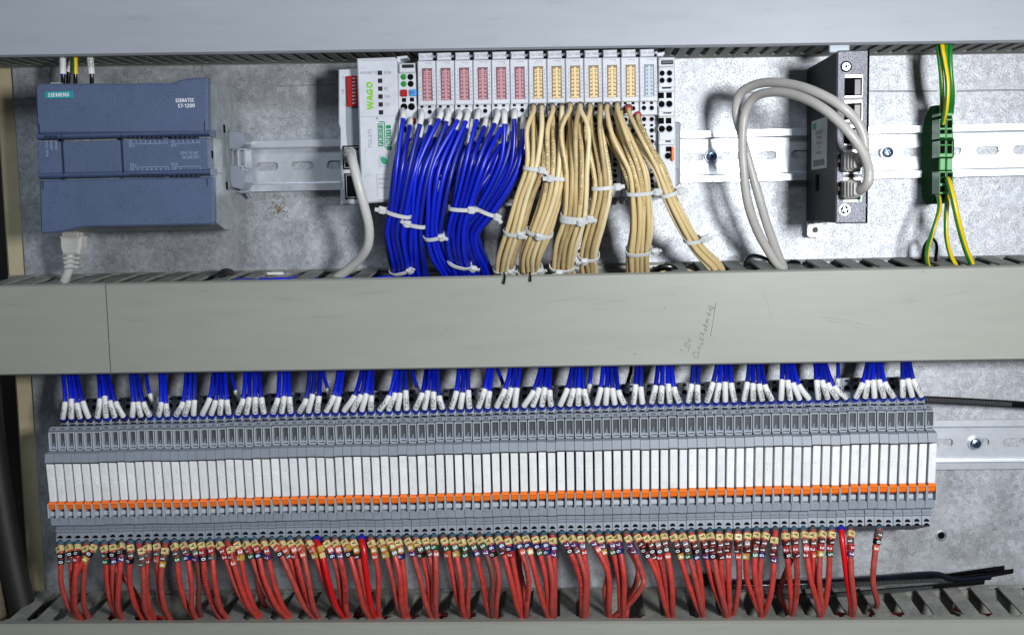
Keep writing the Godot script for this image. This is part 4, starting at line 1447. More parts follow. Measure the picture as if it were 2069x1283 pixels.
# One bundle: stations are [px, py] of its centre line, rows are wires per layer from the front, cols the terminals' px. Every wire is a thing.
func bundle(name_: String, colour: String, stations: Array, rows: Array, cols: Array, r: float, zs: float, ties: Array, rowstep := 15.0, y0 := 224.0, slope := 0.0) -> void:
	var centre := []
	for s in stations:
		centre.append(W(s[0], s[1], zb(s[1]) + zs))
	var last: Vector3 = centre[-1]
	centre.append(Vector3(last.x + 0.001, duct_top_y - 0.010, 0.034 + zs))
	var count := 0
	for k in rows.size():
		var m: int = rows[k]
		for j in m:
			var f := (j + 0.5) / m
			var lat := (j - (m - 1) / 2.0) * r * 1.96
			var dep := -k * r * 1.75
			var cx: float = cols[mini(int(f * cols.size()), cols.size() - 1)] + rng.randf_range(-1.5, 1.5)
			var layer := k * 2 + (0 if (j + k) % 2 == 0 else 1)
			var ty := y0 + layer * rowstep + slope * (cx - 1000.0) + rng.randf_range(-2, 2)
			var zt := 0.0605 if layer == 0 else 0.0565
			var p := []
			p.append(W(cx, ty, zt - 0.004))
			p.append(W(cx, ty + 1.0, zt + 0.004))
			var out := W(cx + rng.randf_range(-2, 2), ty + 11, zt + 0.0075 + (2 - mini(k, 2)) * 0.0022)
			p.append(out)
			for i in centre.size():
				var c: Vector3 = centre[i]
				if c.y > out.y - 0.012:
					continue
				var d: Vector3 = (centre[mini(i + 1, centre.size() - 1)] - centre[maxi(i - 1, 0)]).normalized()
				var side := Vector3(0, 0, 1).cross(d).normalized()
				if side.x < 0:
					side = -side
				var loose := 1.0 + (0.35 if i == 0 else 0.0)
				var wob := rng.randf_range(-0.42, 0.42) * r
				p.append(c + side * (lat * loose + wob) + Vector3(0, 0, dep + rng.randf_range(-0.45, 0.45) * r - absf(lat) * 0.25))
			var path := spline(p, 6)
			count += 1
			var lay: String = ["front", "middle", "rear"][k]
			var lab := "%s wire, %s of the %s layer in %s" % [colour, nth(j + 1), lay, name_]
			var t := thing(colour.get_slice(" ", 0) + "_wire", lab, "wire", p[0], "%s wires of %s" % [colour, name_])
			var mb := MB.new()
			if colour == "blue":
				mb.tube(path.slice(4), r, 8)
				obj("insulation", mb, [M.blue, M.blue_b, M.blue_c][rng.randi() % 3], t)
				mb = MB.new()
				mb.tube(cut(path, 0.0005, 0.0205 + rng.randf_range(-0.002, 0.003)), r + 0.0004, 10)
				obj("sleeve", mb, M.sleeve, t)
			else:
				mb.tube(path.slice(3), r, 8)
				obj("insulation", mb, [M.beige, M.beige_b, M.beige_c, M.beige][rng.randi() % 4], t)
				mb = MB.new()
				var redtip := name_ == "the outermost beige bundle" and k == 0
				mb.tube(cut(path, 0.0015, 0.0095 + rng.randf_range(-0.0015, 0.003)), r + (0.0009 if redtip else 0.00045), 9)
				obj("sleeve", mb, M.code[2] if redtip else (M.grime if rng.randf() < 0.72 else M.grey_ferrule), t)
				if k < 2 and rng.randf() < 0.6:
					mb = MB.new()
					var L := length_of(path)
					var phrases := ["• DCCL • 20AWG 0.5mm² HEAT RESISTING", "CSA AWM STYLE 1015 105C VW-1", "HEAT RESISTING 90C 600V", "AWM STYLE 1015 105C 600V VW-1"]
					var s0 := rng.randf_range(0.016, 0.045)
					write_on_tube(mb, phrases[rng.randi() % 4], path, r, s0, 0.0017, PI / 2 + rng.randf_range(-0.8, 0.8), rng.randf() < 0.4)
					obj("printed_text", mb, M.dark_print, t)
	for q in ties:
		tie(name_, colour, centre, rows, r, q)

func tie(name_: String, colour: String, centre: Array, rows: Array, r: float, q: Array) -> void:   # q: py, head side (-1..1), tilt degrees, word for the label
	var path := spline(centre, 10)
	var y := q[0] as float
	var best := 0
	var bd := 1e9
	for i in path.size():
		var g := absf(path[i].y - W(1150, y, path[i].z).y - (W(path[i].x, y, 0).y - W(1150, y, 0).y) * 0.0)
		var w := W(1034.5 + 0, y, path[i].z)
		if g < bd:
			bd = g; best = i
	best = clampi(best, 1, path.size() - 2)
	var c := path[best]
	var d := (path[best + 1] - path[best - 1]).normalized()
	var side := Vector3(0, 0, 1).cross(d).normalized()
	if side.x < 0:
		side = -side
	var fwd := side.cross(-d).normalized()
	if fwd.z < 0:
		fwd = -fwd
	var tl := deg_to_rad(q[2])
	var ax := (side * cos(tl) - d * sin(tl)).normalized()
	var m: int = rows.max()
	var a := (m / 2.0) * r * 1.96 + r * 0.3
	var dz := (rows.size() - 1) * r * 1.75
	var b := dz / 2 + r * 1.25
	var mid := c + fwd * (-dz / 2)
	var t := thing("cable_tie", "white nylon tie round %s, %s" % [name_, q[3]], "cable tie", mid, "white cable ties on the bundles")
	var mb := MB.new()
	var ring := []
	var cnt := 28
	for k in cnt:
		var an := TAU * k / cnt
		var ex := signf(cos(an)) * pow(absf(cos(an)), 0.72) * a
		var ez := signf(sin(an)) * pow(absf(sin(an)), 0.8) * b
		ring.append(mid + ax * ex + fwd * ez)
	var w := 0.0012
	var th := 0.0008
	for k in cnt:   # flat strap
		var k2 := (k + 1) % cnt
		var p0: Vector3 = ring[k]; var p1: Vector3 = ring[k2]
		var o0 := (p0 - mid).normalized() * th; var o1 := (p1 - mid).normalized() * th
		var up := ax.cross(fwd).normalized() * w
		mb.face([p0 + o0 - up, p1 + o1 - up, p1 + o1 + up, p0 + o0 + up])
		mb.face([p0 - up, p1 - up, p1 + o1 - up, p0 + o0 - up])
		mb.face([p0 + up, p0 + o0 + up, p1 + o1 + up, p1 + up])
	obj("strap", mb, M.nylon, t)
	var hs: float = q[1]
	var hx := clampf(hs, -1, 1) * a
	var hz := b * sqrt(maxf(0.0, 1.0 - pow(absf(clampf(hs, -0.96, 0.96)), 2.4))) + 0.0012
	var hp := mid + ax * (hx + signf(hs) * (0.0024 if absf(hs) > 0.9 else 0.0)) + fwd * hz
	var hb := Basis(ax, fwd.cross(ax).normalized(), fwd)
	mb = MB.new()
	mb.box(Vector3(-0.0025, -0.0023, -0.0016), Vector3(0.0025, 0.0023, 0.0016), 0.0008, Transform3D(hb, hp))
	mb.box(Vector3(-0.0012, -0.0018, 0.0018), Vector3(0.0012, 0.0018, 0.0021), 0.0003, Transform3D(hb, hp))
	obj("head", mb, M.nylon, t)
	mb = MB.new()
	var sg := 1.0 if hs >= 0 else -1.0
	mb.box(Vector3(minf(0.0, sg * 0.0046), -0.0013, 0.0004), Vector3(maxf(0.0, sg * 0.0046), 0.0013, 0.0014), 0.0003, Transform3D(hb * Basis(Vector3(0, 0, 1), rng.randf_range(-0.5, 0.5)), hp))
	obj("cut_end", mb, M.nylon, t)

func upper_bundles() -> void:
	var rb := 0.00154
	bundle("the leftmost blue bundle", "blue", [[822, 330], [804, 428], [797, 470], [805, 526], [812, 557]], [4, 5, 4], [814, 829, 850, 870], rb, 0.0, [[428, -1.15, 0, "the upper one"], [541, 0.85, 20, "the lower one"]])
	bundle("the second blue bundle", "blue", [[856, 340], [841, 449], [840, 496], [846, 558]], [3, 4, 3], [888, 906], rb, -0.001, [[449, -0.9, -3, "its only tie"]])
	bundle("the third blue bundle", "blue", [[893, 345], [877, 440], [876, 475], [888, 520], [908, 557]], [4, 4, 3], [927, 944], rb, 0.0005, [[474, 0.8, 8, "its only tie"]])
	bundle("the fourth blue bundle", "blue", [[962, 320], [934, 413], [923, 455], [921, 500], [934, 557]], [4, 5, 4], [967, 981, 1004, 1018], rb, 0.0025, [[416, 0.85, 16, "the upper one"], [530, 0.95, -35, "the lower one"]])
	bundle("the crossing blue bundle", "blue", [[1028, 330], [980, 421], [949, 466], [950, 500], [972, 552]], [4, 5, 4], [1018, 1041, 1058], rb, -0.008, [[421, 0.95, 12, "its only tie"]])
	var re := 0.00157
	bundle("the first beige bundle", "beige", [[1086, 262], [1081, 335], [1058, 400], [1040, 465], [1022, 525], [1018, 557]], [4, 4, 4], [1079, 1094], re, 0.0, [[340, 0.75, 8, "the top one"], [470, 0.75, 18, "the middle one"], [546, 0.85, 20, "the bottom one"]], 15.0, 214.0)
	bundle("the second beige bundle", "beige", [[1127, 262], [1123, 354], [1111, 410], [1091, 467], [1072, 522], [1072, 557]], [4, 5, 4], [1115, 1134], re, -0.001, [[357, -0.4, 4, "the top one"], [472, 0.1, 10, "the middle one"], [549, 0.9, 14, "the bottom one"]], 15.0, 213.0)
	bundle("the third beige bundle", "beige", [[1162, 262], [1165, 348], [1160, 440], [1144, 496], [1137, 541], [1141, 560]], [5, 5, 4], [1152, 1172], re, 0.0015, [[439, 0.95, 4, "the upper of a pair"], [449, 0.6, 10, "the lower of a pair"], [543, -0.3, -4, "the bottom one"]], 15.0, 212.0)
	bundle("the fourth beige bundle", "beige", [[1206, 262], [1219, 380], [1208, 440], [1190, 511], [1192, 557]], [4, 4, 3], [1193, 1211], re, 0.0, [[383, 1.15, 5, "the upper one"], [520, -0.4, -5, "the lower one"]], 15.0, 212.0)
	bundle("the fifth beige bundle", "beige", [[1258, 270], [1286, 345], [1295, 396], [1297, 460], [1291, 511], [1291, 557]], [4, 5, 4], [1229, 1247, 1258], re, 0.0, [[393, 1.1, -4, "the upper one"], [515, 1.0, 6, "the lower one"]], 15.0, 211.0)
	bundle("the outermost beige bundle", "beige", [[1300, 275], [1330, 335], [1355, 399], [1383, 455], [1412, 500], [1452, 548]], [2, 3, 1], [1270, 1290], re, 0.001, [[398, 1.0, -8, "the upper one"], [493, 1.1, -30, "the lower one"]], 14.0, 216.0)

# ---------------------------------------------------------------- blue wires from the middle duct into the relays

func relay_feed_wires() -> void:
	# groups that leave the duct together: first relay, how many, px where they leave, spread of px there, py of the sleeve tops
	var groups := [[0, 4, 138, 22, [815, 809, 818, 814]], [4, 4, 203, 14, [808, 803, 813, 815]], [8, 3, 266, 10, [816, 816, 816]], [11, 2, 326, 9, [816, 820]], [13, 3, 385, 15, [814, 812, 812]], [16, 4, 443, 20, [806, 812, 811, 812]],
		[20, 4, 509, 26, [808, 806, 806, 807]], [24, 3, 574, 15, [807, 804, 806]], [27, 3, 638, 18, [808, 799, 804]], [30, 2, 690, 7, [801, 805]], [32, 4, 746, 16, [800, 799, 798, 803]], [36, 4, 811, 14, [801, 796, 797, 792]], [40, 4, 872, 17, [796, 792, 795, 804]],
		[44, 3, 937, 14, [793, 797, 792]], [47, 2, 993, 5, [788, 794]], [49, 3, 1045, 18, [788, 786, 787]], [52, 4, 1105, 12, [791, 786, 786, 792]], [56, 4, 1169, 15, [787, 788, 788, 790]], [60, 4, 1231, 18, [786, 787, 788, 792]], [64, 2, 1291, 8, [780, 785]],
		[66, 4, 1345, 22, [782, 783, 779, 785]], [70, 2, 1410, 11, [779, 781]], [72, 4, 1465, 21, [775, 777, 775, 777]], [76, 4, 1527, 20, [775, 778, 779, 780]], [80, 4, 1590, 14, [770, 771, 776, 779]], [84, 4, 1655, 14, [771, 771, 776, 781]], [88, 5, 1767, 16, [777, 772, 771, 770, 774]], [93, 3, 1830, 9, [771, 768, 768]]]
	var r := 0.00158
	for g in groups:
		for j in g[1]:
			var i: int = g[0] + j
			var f: float = 0.0 if g[1] == 1 else float(j) / (g[1] - 1) - 0.5
			var slope: float = (g[2] - 138.0) * -0.0205
			var yt: float = relay_y[i] + rel(828.0, 0.049)
			var end := Vector3(relay_x[i], yt, 0.0490)
			var ex: float = g[2] + f * g[3] + rng.randf_range(-1.5, 1.5)
			var sy: float = g[4][j]
			# where the sleeve's top sits: between the exit and the terminal, nearer the terminal
			var endpx := _px(end)
			var sx := lerpf(ex, endpx.x, 0.52 + 0.1 * absf(f)) - f * 3.0
			var p := [W(ex, 722 + slope, 0.030), W(lerpf(ex, sx, 0.15), 748 + slope, 0.036 + rng.randf_range(-0.002, 0.003)), W(sx, sy, 0.0545), end + Vector3(0, 0.0022, 0.0034), end]
			var path := spline(p, 7)
			var L := length_of(path)
			var t := thing("feed_wire", "blue wire with white sleeve entering the relay row from above, %s from the left" % nth(i + 1), "wire", end, "blue wires into the tops of the relays")
			var mb := MB.new()
			mb.tube(path, r, 8)
			obj("insulation", mb, [M.blue, M.blue_b, M.blue_c][rng.randi() % 3], t)
			var s0 := L - 0.0022 - end.distance_to(W(sx, sy, 0.0545))
			mb = MB.new()
			var tube_path := cut(path, s0, L - 0.0046)
			mb.tube(tube_path, r + 0.00038, 10, 0.0, TAU, 0.0, 0.92)
			var sl := obj("sleeve", mb, M.sleeve, t)
			mb = MB.new()
			var q := "%s%d.%d" % ["Q" if i < 64 else "QX", (i / 8), i % 8]
			var facing := rng.randf_range(-0.2, 0.6) if rng.randf() < 0.3 else (rng.randf_range(-0.9, -0.5) if rng.randf() < 0.5 else 1.9)
			write_on_tube(mb, q, tube_path, r + 0.00038, length_of(tube_path) * 0.35, 0.0022, PI / 2 + facing, false)
			obj("printed_text", mb, M.black, sl)
			mb = MB.new()
			var ax := (end + Vector3(0, 0.0022, 0.0034) - end).normalized()
			var bz := Basis(Quaternion(Vector3(0, 0, 1), ax))
			mb.lathe(Transform3D(bz, end), [[0.0019, -0.003], [0.0020, 0.0004], [0.0026, 0.0016], [0.0025, 0.0026], [0.0020, 0.0027]], 14)
			obj("ferrule", mb, M.navy_ferrule if i < 10 and i != 5 else M.blue_ferrule, t)
	# spare wires that hang behind the row with their sleeves on
	var spares := [[294, 301, 795, 316, 826], [465, 475, 788, 489, 818], [651, 661, 784, 670, 815], [831, 842, 783, 849, 812], [926, 927, 781, 930, 808], [1003, 1016, 776, 1019, 806], [1195, 1192, 775, 1188, 806], [1352, 1351, 776, 1353, 806], [1694, 1694, 764, 1690, 795]]
	for k in spares.size():
		var s: Array = spares[k]
		var p := [W(s[0] - 2, 722 - k * 3, 0.024), W(s[0], 752 - k * 3, 0.030), W(s[1], s[2], 0.040), W(s[3], s[4], 0.036)]
		var path := spline(p, 7)
		var L := length_of(path)
		var t := thing("spare_wire", "dark blue spare wire with white sleeve behind the relay feeds, %s from the left" % nth(k + 1), "wire", p[0], "spare blue wires behind the relays")
		var mb := MB.new()
		mb.tube(path, 0.0013, 8)
		obj("insulation", mb, M.blue, t)
		mb = MB.new()
		mb.tube(cut(path, L - p[2].distance_to(p[3]), L), 0.0018, 9)
		var sl := obj("sleeve", mb, M.sleeve, t)
		mb = MB.new()
		write_on_tube(mb, "DQA1", path, 0.0018, L - 0.0095, 0.0022, PI / 2 + 0.5)
		obj("printed_text", mb, M.black, sl)
	# one black wire among them
	var t := thing("black_wire", "thin black wire hanging from the middle duct behind the blue feeds", "wire", W(1272, 735, 0.03))
	var mb := MB.new()
	mb.tube(spline([W(1277, 715, 0.024), W(1275, 750, 0.028), W(1269, 772, 0.036), W(1268, 806, 0.036)], 6), 0.0012, 8)
	obj("insulation", mb, M.black, t)
	mb = MB.new()
	mb.tube(spline([W(1269, 773, 0.0363), W(1268, 784, 0.037), W(1267, 794, 0.037)], 4), 0.0016, 8)
	obj("sleeve", mb, M.slate_dark, t)

func _px(p: Vector3) -> Vector2:   # the spot of the photograph that shows a point, used to read measured positions back
	var q := CR.transposed() * (p - Vector3(0, 0, CAM_DIST))
	return Vector2(1034.5 + FOCAL * q.x / -q.z, 641.5 - FOCAL * q.y / -q.z)

# ---------------------------------------------------------------- red wires below the relays

const DIGITS := ["zero", "one", "two", "three", "four", "five", "six", "seven"]

func red_wires() -> void:
	# px at half height and px where each wire drops into the duct
	var mid := [121, 144, 151, 167, 154, 215, 227, 240, 260, 290, 294, 317, 325, 360, 384, 400, 413, 432, 468, 477, 493, 520, 531, 551, 589, 599, 608, 620, 653, 662, 683, 695, 719, 732, 741, 765, 792, 807, 817, 847, 863, 876, 882, 917, 930, 946, 974, 995, 1006, 1033, 1042, 1068, 1083, 1102, 1116, 1122, 1173, 1182, 1185, 1229, 1229, 1252, 1262, 1299, 1328, 1337, 1345, 1357, 1389, 1403, 1415, 1440, 1450, 1459, 1472, 1493, 1510, 1525, 1535, 1563, 1595, 1611, 1639, 1647, 1656, 1674, 1713, 1722]
	var end := [150, 156, 161, 174, 153, 235, 240, 245, 283, 300, 306, 336, 342, 388, 394, 403, 443, 457, 514, 518, 524, 571, 578, 584, 632, 636, 640, 643, 688, 693, 698, 703, 746, 753, 757, 765, 813, 817, 822, 871, 875, 879, 882, 935, 938, 944, 990, 994, 1001, 1053, 1057, 1063, 1108, 1111, 1115, 1120, 1177, 1180, 1184, 1231, 1227, 1254, 1259, 1242, 1351, 1353, 1355, 1359, 1418, 1421, 1421, 1467, 1469, 1472, 1472, 1482, 1537, 1539, 1541, 1541, 1600, 1602, 1657, 1660, 1659, 1662, 1721, 1724]
	var bytes := [0, 1, 2, 3, 4, 5, 6, 7, 10, 11, 12]
	var a0 := W(117, 1100, 0.066)
	var rr := 0.00188
	for i in range(0, 91):
		if i == 88 or i == 89:
			continue
		var bx: float = relay_x[i]
		var top := Vector3(bx, relay_y[i] + rel(1078.0, 0.0667), 0.0655)
		var mx: float = 1766.0 if i == 90 else mid[i]
		var exx: float = 1770.0 if i == 90 else end[i]
		var ey := low_duct_y - 0.0003
		var lay := (i * 7) % 5
		var pe := W(exx, 1243, 0.050)
		var ez := clampf(0.0475 + lay * 0.0008, 0.02, 0.0505)
		if i == 90:
			pe = W(1770, 1228, 0.035)
			ez = 0.034
		var pm := W(mx + rng.randf_range(-1.5, 1.5), 1165 + rng.randf_range(-9, 9), 0.0680 + lay * 0.0018 + rng.randf_range(-0.0012, 0.0012))
		var tpx := _px(top)
		var pmark := W(lerpf(tpx.x, mx, 0.28), 1112.0 + (tpx.y - 1088.0) * 0.8, 0.0705 + lay * 0.0006)
		var p := [top, top + Vector3(0, -0.0022, 0.0026), pmark, pm, Vector3(lerpf(pm.x, pe.x, 0.62), lerpf(pm.y, ey, 0.62), lerpf(pm.z, ez, 0.42)), Vector3(pe.x, ey, ez), Vector3(pe.x + rng.randf_range(-0.003, 0.003), ey - 0.016, ez - 0.010), Vector3(pe.x + rng.randf_range(-0.01, 0.01), ey - 0.022, ez - 0.026)]
		if i == 63:
			p[4] = W(1300, 1180, 0.070); p[5] = W(1270, 1222, 0.060); p[6] = Vector3(W(1240, 1243, 0.05).x, ey, 0.049)
		if i == 60:
			p[4] = W(1223, 1192, 0.066)
		var path := spline(p, 7)
		var plain := i in [29, 34, 86]
		var lab := ""
		var digits := []
		if i == 90:
			digits = [0, 3]
			lab = "single red wire with brown, black and orange rings, standing apart at the right"
		elif plain:
			lab = "bright red wire with blue ferrule%s" % [" and two loose cream ring markers" if i == 29 else (" among the wires numbered Y four" if i == 34 else " near the right end of the relay row")]
		else:
			var by: int = bytes[i / 8]
			for ch in str(by) + str(i % 8):
				digits.append(int(ch))
			lab = "red wire with ring markers Y %s hanging from the relay row" % " ".join(digits.map(func(x): return DIGITS[x]))
		var t := thing("red_wire", lab, "wire", top, "red wires below the relays")
		var mb := MB.new()
		mb.tube(path, rr if not plain else rr * 1.04, 9)
		obj("insulation", mb, M.red_bright if plain else (M.red_grimy if i == 15 or i == 47 else (M.red if (i * 5) % 3 else M.red_b)), t)
		if i % 5 == 1 and not plain:
			mb = MB.new()
			write_on_tube(mb, "AWM STYLE 1015 18AWG 600V", path, rr, 0.021, 0.0016, PI / 2 + rng.randf_range(-0.7, 0.7))
			obj("printed_text", mb, M.dark_print, t)
		mb = MB.new()
		var ax := Vector3(0, -0.62, 0.78).normalized()
		var bz := Basis(Quaternion(Vector3(0, 0, 1), ax))
		mb.lathe(Transform3D(bz, top), [[0.0019, -0.003], [0.0021, 0.0006], [0.0023, 0.0022], [0.0023, 0.0034], [0.0019, 0.0036]] if not plain else [[0.0019, -0.003], [0.0021, 0.0006], [0.0028, 0.0022], [0.0028, 0.0034], [0.0019, 0.0036]], 12)
		obj("ferrule", mb, M.royal_ferrule if plain else (M.teal_ferrule if (i * 11) % 4 != 1 else M.grey_ferrule), t)
		var s := 0.0040 + rng.randf_range(0.0, 0.0006)
		if i in [9, 12, 19, 79]:
			s += 0.0035
		var marks := ["Y"] + digits.map(func(x): return str(x))
		if i == 90:
			marks = ["1", "0", "3"]
		if plain:
			marks = ["", ""] if i == 29 else []
			s = 0.0085
		for k in marks.size():
			var w := 0.0043 if k == 0 else 0.0039
			if k == 0 and i == 90:
				w = 0.0048
			var mt: Material = M.code_cream
			if i == 90:
				mt = [M.code_brown_grey, M.code[0], M.code[3]][k]
			elif k > 0 and not plain:
				mt = M.code[int(marks[k])]
				if int(marks[k]) == 1 and i < 30:
					mt = M.code_brown_grey
			elif plain:
				mt = M.code[4]
			var c := along(path, s + w / 2)
			var d := (along(path, s + w) - along(path, s)).normalized()
			var f := Vector3(0, 0, 1)
			f = (f - d * f.dot(d)).normalized()
			var bs := Basis(d.cross(f) * -1.0, -d, f)
			bs = Basis(f.cross(d) * 1.0, d * -1.0, f)
			if bs.determinant() < 0:
				bs = Basis(-bs.x, bs.y, bs.z)
			bs = Basis(d, rng.randf_range(-0.55, 0.55) * (1.4 if plain else 1.0)) * bs
			mb = MB.new()   # a short sleeve, flat in front where it is printed
			var hw := 0.0025 if k == 0 else 0.00215
			var fl := 0.0016
			var prof := PackedVector2Array()
			for q in [[-hw, -0.0008], [-hw * 0.7, -0.0021], [hw * 0.7, -0.0021], [hw, -0.0008], [hw, 0.0012], [hw * 0.78, 0.0022], [-hw * 0.78, 0.0022], [-hw, 0.0012]]:
				prof.append(Vector2(q[0], q[1]))
			var tmp := MB.new()
			tmp.prism(prof, -w / 2 + 0.0001, w / 2 - 0.0001, 2, 0.00025, true)
			var tx := Transform3D(Basis(bs.x, bs.z, bs.y), c)   # extrude along the wire
			if tx.basis.determinant() < 0:
				tx.basis = Basis(-bs.x, bs.z, bs.y)
			for v in tmp.v:
				mb.v.append(tx * v)
			for v in tmp.n:
				mb.n.append((tx.basis * v).normalized())
			mb.ix = tmp.ix
			var ring := obj("ring_marker", mb, mt, t)
			if marks[k] != "":
				mb = MB.new()
				var g := glyphs(marks[k], "bold")
				var up: Vector3 = -bs.x if bs.x.x < 0 else bs.x
				var nn: Vector3 = bs.z
				var right: Vector3 = up.cross(nn)
				var size := 0.0027
				mb.add(g[0], g[1], Transform3D(Basis(right * size, up * size, nn * size), c + nn * 0.00226), nn)
				obj("lettering", mb, M.black if k == 0 and i != 90 else M.white_print, ring)
			s += w + rng.randf_range(0.0, 0.0003)
	# strays that cross behind, and wires lying in the duct
	var strays := [["dull red wire crossing behind the wires numbered Y six and Y seven", [[222, 1112, 0.058], [232, 1150, 0.054], [258, 1178, 0.053], [280, 1215, 0.050], [293, 1243, 0.047], [296, 1290, 0.03]]], ["dull red wire dropping behind the wires numbered Y two five and two six", [[518, 1110, 0.050], [519, 1165, 0.046], [525, 1205, 0.040], [540, 1232, 0.030], [548, 1262, 0.02]]],
		["dull red wire curving behind the broken duct finger", [[1272, 1110, 0.052], [1290, 1150, 0.052], [1285, 1180, 0.052], [1270, 1212, 0.048], [1266, 1243, 0.047], [1262, 1290, 0.03]]], ["dull red wire crossing behind the wires numbered Y six two", [[1046, 1110, 0.056], [1050, 1150, 0.054], [1060, 1200, 0.050], [1062, 1243, 0.047], [1062, 1290, 0.03]]],
		["dark red wire behind the wires numbered Y one two zero", [[1600, 1130, 0.05], [1580, 1180, 0.045], [1578, 1205, 0.042], [1590, 1233, 0.040], [1594, 1270, 0.03]]], ["dull red wire beside the wires numbered Y three six", [[1172, 1100, 0.055], [1177, 1160, 0.053], [1182, 1210, 0.050], [1186, 1243, 0.047], [1188, 1290, 0.03]]]]
	for q in strays:
		var p := q[1].map(func(x): return W(x[0], x[1], x[2])) as Array
		var t := thing("red_wire", q[0], "wire", p[0], "red wires below the relays")
		var mb := MB.new()
		mb.tube(spline(p, 6), rr, 8)
		obj("insulation", mb, M.red_b, t)
	var words := ["in the broken slot", "under the slots right of the last wire", "at the far right end", "in the left slots", "across the middle slots", "beneath the outer right slots"]
	var lying := [[1228, 1262, 0.030, 1312, 1246, 0.034], [1776, 1222, 0.018, 1866, 1246, 0.026], [1930, 1215, 0.016, 2066, 1252, 0.034], [214, 1236, 0.030, 330, 1250, 0.028], [700, 1240, 0.024, 1010, 1244, 0.030], [1690, 1240, 0.026, 1960, 1262, 0.02]]
	for k in lying.size():
		var q: Array = lying[k]
		var a := W(q[0], q[1], q[2]); var b := W(q[3], q[4], q[5])
		a.y = minf(a.y, low_duct_y - 0.006); b.y = minf(b.y, low_duct_y - 0.006)
		var t := thing("red_wire", "red wire lying inside the bottom duct %s" % words[k], "wire", a, "red wires lying in the bottom duct")
		var mb := MB.new()
		mb.tube(spline([a, a.lerp(b, 0.3) + Vector3(0, -0.002, 0.004), a.lerp(b, 0.7) + Vector3(0, -0.001, -0.003), b], 6), rr, 8)
		obj("insulation", mb, M.red, t)

# ---------------------------------------------------------------- network cables, earth and supply wires

func plug(t: Node3D, px: float, py: float, z: float) -> void:
	var mb := MB.new()
	bpx(mb, px - 14, py - 19, px + 15, py + 19, z - 0.006, z + 0.0105, 0.0012)
	obj("plug", mb, M.clear_plug, t)
	mb = MB.new()
	bpx(mb, px - 5, py - 20.5, px + 8, py - 17, z + 0.001, z + 0.009, 0.0005)
	obj("plug_clip", mb, M.clear_plug, t)
	for k in 3:
		mb = MB.new()
		mb.box(Vector3(-0.0044 + k * 0.0004, -0.0048 + k * 0.0004, 0.0), Vector3(0.0044 - k * 0.0004, 0.0048 - k * 0.0004, 0.0016), 0.0009, Transform3D(Basis(Vector3(0, 1, 0), 0.25 + 0.15 * k), W(px + 4 + k * 3.5, py - 1, z + 0.0105 + k * 0.0022)))
		obj("boot_ring", mb, M.cable_grey, t)

